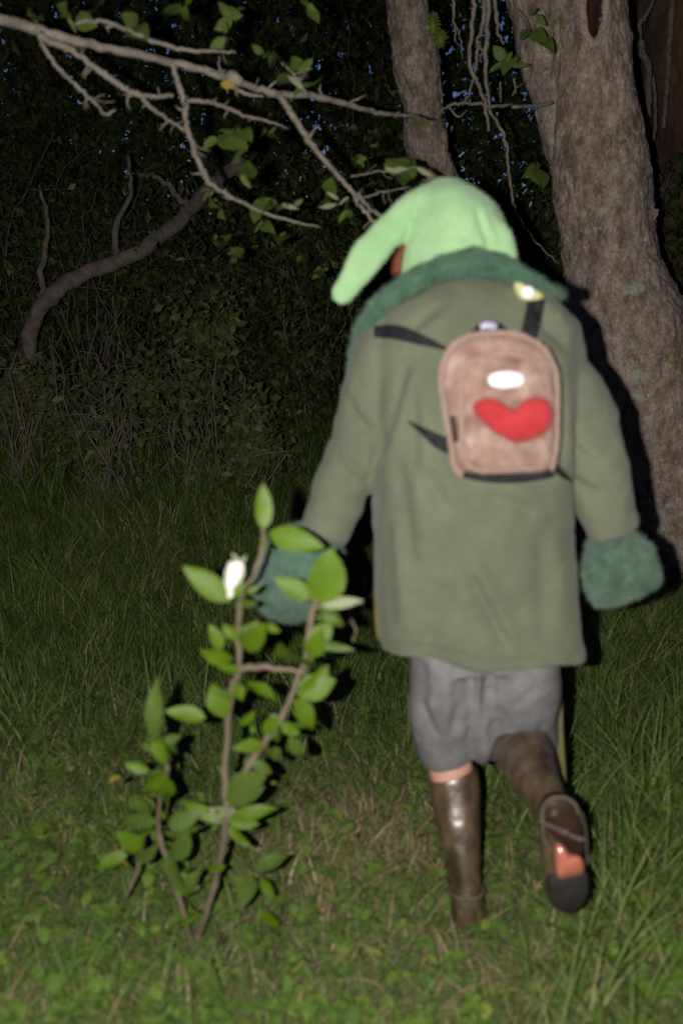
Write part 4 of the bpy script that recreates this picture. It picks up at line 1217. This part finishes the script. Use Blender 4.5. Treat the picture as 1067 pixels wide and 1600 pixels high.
Q = catmull([P(724, 739, 1.985), P(760, 746, 1.975), P(800, 747, 1.975), P(840, 742, 1.98), P(858, 738, 1.985)], 24)
V, F = tube_data(Q, .0095, .012, seg=10, power=3); mb = MB(); mb.add(V, F); mb.obj('base_trim', M['black'], pack)
Q = catmull([P(706, 650, 1.955), P(709, 668, 1.955), P(712, 690, 1.957)], 10)
V, F = tube_data(Q, .0055, .004, seg=8); mb = MB(); mb.add(V, F); mb.obj('side_zip', M['heel'], pack)
# pale reflector clipped at the top of the right strap
tri = [(807, 442), (824, 447), (848, 460), (842, 468), (817, 467)]
Pp = [on_coat(a, b, .012) for a, b in tri]
cmin = min(p.y for p in Pp) - .02
sp = np.array([P(a, b, cmin) for a, b in smooth_poly(tri)])
c = sp.mean(axis=0); n = len(sp)
V = np.concatenate([sp, sp + np.array([0, .05, 0]), c[None] - np.array([[0, .003, 0]])])
F = [(k, (k + 1) % n, n + (k + 1) % n, n + k) for k in range(n)] + [(2 * n, (k + 1) % n, k) for k in range(n)]
mb = MB(); mb.add(V, F); rf = mb.obj('reflector', M['yellow'], pack)
c = P(825, 457, cmin - .004); k = pxm(c)
V, F = tube_data([c + Vector((0, .004, 0)), c, c + Vector((0, -.003, 0))], [10 * k, 10 * k, 7 * k], seg=20, hint=(0, 0, 1)); mb = MB(); mb.add(V, F); mb.obj('reflector_disc', M['white'], rf)

# ------------------------------------------------------------------ sapling in front
sb = P(302, 1478, 2.03)
sap = empty('sapling', (sb.x, sb.y, zt(sb.x, sb.y)), 'young leafy sapling with a white bud, standing in the grass left of the person', 'sapling')


def SY(py):
    return 2.03 - (1478 - py) / 730.0 * .26


STEMS = [
    ([(302, 1490), (318, 1440), (334, 1385), (349, 1320), (353, 1270), (352, 1210), (356, 1130), (362, 1075), (374, 1045), (373, 985), (378, 930), (392, 905)], [.011, .0105, .010, .010, .0095, .0085, .008, .008, .007, .006, .004], 0),
    ([(352, 1262), (372, 1225), (395, 1188), (420, 1150), (446, 1110), (462, 1070), (475, 1035), (482, 990), (490, 950), (498, 935)], [.006, .0085, .010, .009, .0075, .007, .0068, .0085, .006], 0),
    ([(302, 1488), (288, 1430), (270, 1370), (254, 1320), (247, 1290), (252, 1240), (262, 1200), (252, 1165), (242, 1140)], [.009, .0085, .008, .007, .006, .0075, .005, .004], .02),
    ([(362, 1046), (400, 1042), (440, 1045), (482, 1050)], [.009, .0085, .0065, .004], -.01),
    ([(392, 905), (404, 878), (412, 850), (412, 826)], [.004, .0055, .006, .003], 0),
    ([(490, 950), (520, 940), (545, 935), (566, 945)], [.004, .003, .0025, .002], 0),
    ([(548, 968), (556, 985), (552, 1003)], [.002, .0025, .002], .02),
    ([(226, 1300), (220, 1340), (205, 1385), (196, 1400)], [.006, .0055, .005, .004], .04),
]
for pts, r, dy in STEMS:
    mb = MB(); twig(mb, [P(a, b, SY(b) + dy) for a, b in pts], [q * .8 for q in r], n=5 * len(pts), seg=9, jit=.0012); mb.obj('stem', M['sap_stem'], sap)
sv = (CAM - Vector((-.2, 1.85, .9))).normalized()
SL = [  # base, tip, shape, material, width factor
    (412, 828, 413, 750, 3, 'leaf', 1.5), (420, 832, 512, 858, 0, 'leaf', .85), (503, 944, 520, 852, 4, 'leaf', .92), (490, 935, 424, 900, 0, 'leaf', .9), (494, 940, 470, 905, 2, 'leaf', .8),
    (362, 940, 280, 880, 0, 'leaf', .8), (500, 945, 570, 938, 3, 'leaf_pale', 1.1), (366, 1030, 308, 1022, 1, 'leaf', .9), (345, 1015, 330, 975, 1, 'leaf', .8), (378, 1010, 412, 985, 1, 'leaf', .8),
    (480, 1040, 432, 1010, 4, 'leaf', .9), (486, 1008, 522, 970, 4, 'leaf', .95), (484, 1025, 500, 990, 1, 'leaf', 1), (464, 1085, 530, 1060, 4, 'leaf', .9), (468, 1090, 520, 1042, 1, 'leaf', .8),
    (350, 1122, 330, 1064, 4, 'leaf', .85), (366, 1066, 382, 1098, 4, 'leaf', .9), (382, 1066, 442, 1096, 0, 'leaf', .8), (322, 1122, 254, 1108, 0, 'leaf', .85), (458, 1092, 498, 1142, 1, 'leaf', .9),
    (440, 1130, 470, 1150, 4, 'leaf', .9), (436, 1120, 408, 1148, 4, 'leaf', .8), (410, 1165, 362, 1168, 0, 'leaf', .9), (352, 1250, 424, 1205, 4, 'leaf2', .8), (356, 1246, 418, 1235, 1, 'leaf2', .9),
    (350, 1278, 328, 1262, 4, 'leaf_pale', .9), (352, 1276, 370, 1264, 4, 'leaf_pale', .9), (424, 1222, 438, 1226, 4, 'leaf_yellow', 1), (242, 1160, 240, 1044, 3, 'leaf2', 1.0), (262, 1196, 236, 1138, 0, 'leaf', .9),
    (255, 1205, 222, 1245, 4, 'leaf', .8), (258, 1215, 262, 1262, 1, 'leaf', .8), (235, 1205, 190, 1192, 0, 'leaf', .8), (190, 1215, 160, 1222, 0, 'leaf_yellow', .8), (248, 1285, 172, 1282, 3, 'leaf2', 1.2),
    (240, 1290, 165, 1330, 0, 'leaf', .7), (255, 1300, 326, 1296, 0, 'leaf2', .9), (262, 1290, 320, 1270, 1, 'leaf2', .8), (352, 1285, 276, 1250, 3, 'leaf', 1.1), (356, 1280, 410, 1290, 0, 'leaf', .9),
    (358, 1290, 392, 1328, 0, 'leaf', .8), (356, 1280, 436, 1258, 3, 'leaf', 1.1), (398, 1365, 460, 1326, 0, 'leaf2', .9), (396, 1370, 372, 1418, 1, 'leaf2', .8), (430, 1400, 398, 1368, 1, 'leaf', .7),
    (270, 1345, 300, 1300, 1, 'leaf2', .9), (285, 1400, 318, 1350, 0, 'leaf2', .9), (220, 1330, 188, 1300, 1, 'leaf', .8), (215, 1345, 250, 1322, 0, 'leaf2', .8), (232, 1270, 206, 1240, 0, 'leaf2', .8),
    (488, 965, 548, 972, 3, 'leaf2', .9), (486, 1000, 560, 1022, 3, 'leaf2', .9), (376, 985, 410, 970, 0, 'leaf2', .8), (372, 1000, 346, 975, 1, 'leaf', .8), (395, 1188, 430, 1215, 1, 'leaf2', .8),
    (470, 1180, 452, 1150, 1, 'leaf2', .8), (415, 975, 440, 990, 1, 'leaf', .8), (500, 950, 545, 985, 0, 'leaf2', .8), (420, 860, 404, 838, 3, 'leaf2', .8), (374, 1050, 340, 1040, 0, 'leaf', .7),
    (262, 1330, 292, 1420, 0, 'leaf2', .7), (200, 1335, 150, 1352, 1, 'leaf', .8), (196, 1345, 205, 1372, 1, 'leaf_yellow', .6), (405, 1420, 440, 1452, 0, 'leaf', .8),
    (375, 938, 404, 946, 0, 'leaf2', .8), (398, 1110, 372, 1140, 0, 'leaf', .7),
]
for li, (bx, by, tx, ty, kind, mk, wsc) in enumerate(SL):
    yb = SY((by + ty) / 2) - .015
    kk = .84 if mk == 'leaf2' else (.6 if mk == 'leaf_yellow' else .92)
    tx, ty = bx + (tx - bx) * kk, by + (ty - by) * kk
    leaf(sap, P(bx, by, yb), P(tx, ty, yb + rng.normal(-.01, .03)), sv + rvec(.15 if li < 7 else .42), kind, mk, wscale=wsc)
# small extra leaves down the stems
for i in range(56):
    pts, r, dy = STEMS[int(rng.choice([0, 1, 2, 2]))]
    a, b = pts[int(rng.integers(1, len(pts) - 1))]
    a += rng.normal(0, 9); b += rng.normal(0, 14)
    an = rng.random() * 6.28; l = rng.uniform(14, 36)
    yb = SY(b) + rng.normal(.02, .03)
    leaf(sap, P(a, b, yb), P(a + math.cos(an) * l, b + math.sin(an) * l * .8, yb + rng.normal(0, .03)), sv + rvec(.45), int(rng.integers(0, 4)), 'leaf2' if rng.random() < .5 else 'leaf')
V, N, F = remesh([px_loft([(360, 934, 1.80, 5, .006), (361, 917, 1.80, 9, .011), (366, 898, 1.80, 15, .016), (371, 884, 1.80, 13, .015), (374, 876, 1.80, 6, .008)], 14)], .0025, 3)
V = V + N * (.004 * fnoise(V, (50, 50, 20), 2))[:, None]
obj_np('flower_bud', V, F, M['bud'], sap)
for (tx, ty) in [(352, 912), (380, 915), (384, 872), (366, 866)]:
    leaf(sap, P(362, 932, 1.80) if ty > 900 else P(372, 882, 1.795), P(tx, ty, 1.785), sv + rvec(.3), 2, 'leaf_pale' if ty < 900 else 'leaf', name='sepal')

# little plants in the grass at the bottom of the frame
sh = P(330, 1600, 1.88)
st = empty('young_shoot', (sh.x, sh.y, zt(sh.x, sh.y)), 'single upright pale green shoot at the bottom edge below the sapling', 'shoot')
leaf(st, P(330, 1606, 1.86), P(328, 1512, 1.84), sv, 3, 'leaf2', wscale=1.15)
leaf(st, P(332, 1606, 1.87), P(345, 1555, 1.86), sv + rvec(.2), 3, 'leaf2')
c = P(566, 1588, 1.88)
fl_ = empty('pale_flower', (c.x, c.y, zt(c.x, c.y)), 'small pale yellow-green flower head in the grass at the bottom edge', 'flower')
mb = MB(); twig(mb, [(c.x, c.y, zt(c.x, c.y) - .02), tuple(c)], [.002, .002], n=5); mb.obj('stalk', M['weed'], fl_)
for k in range(6):
    a = k * 1.05
    leaf(fl_, c, c + Vector((math.cos(a) * .022, math.sin(a) * .02, .008)), (0, -.3, 1), 4, 'leaf_pale', name='petal')
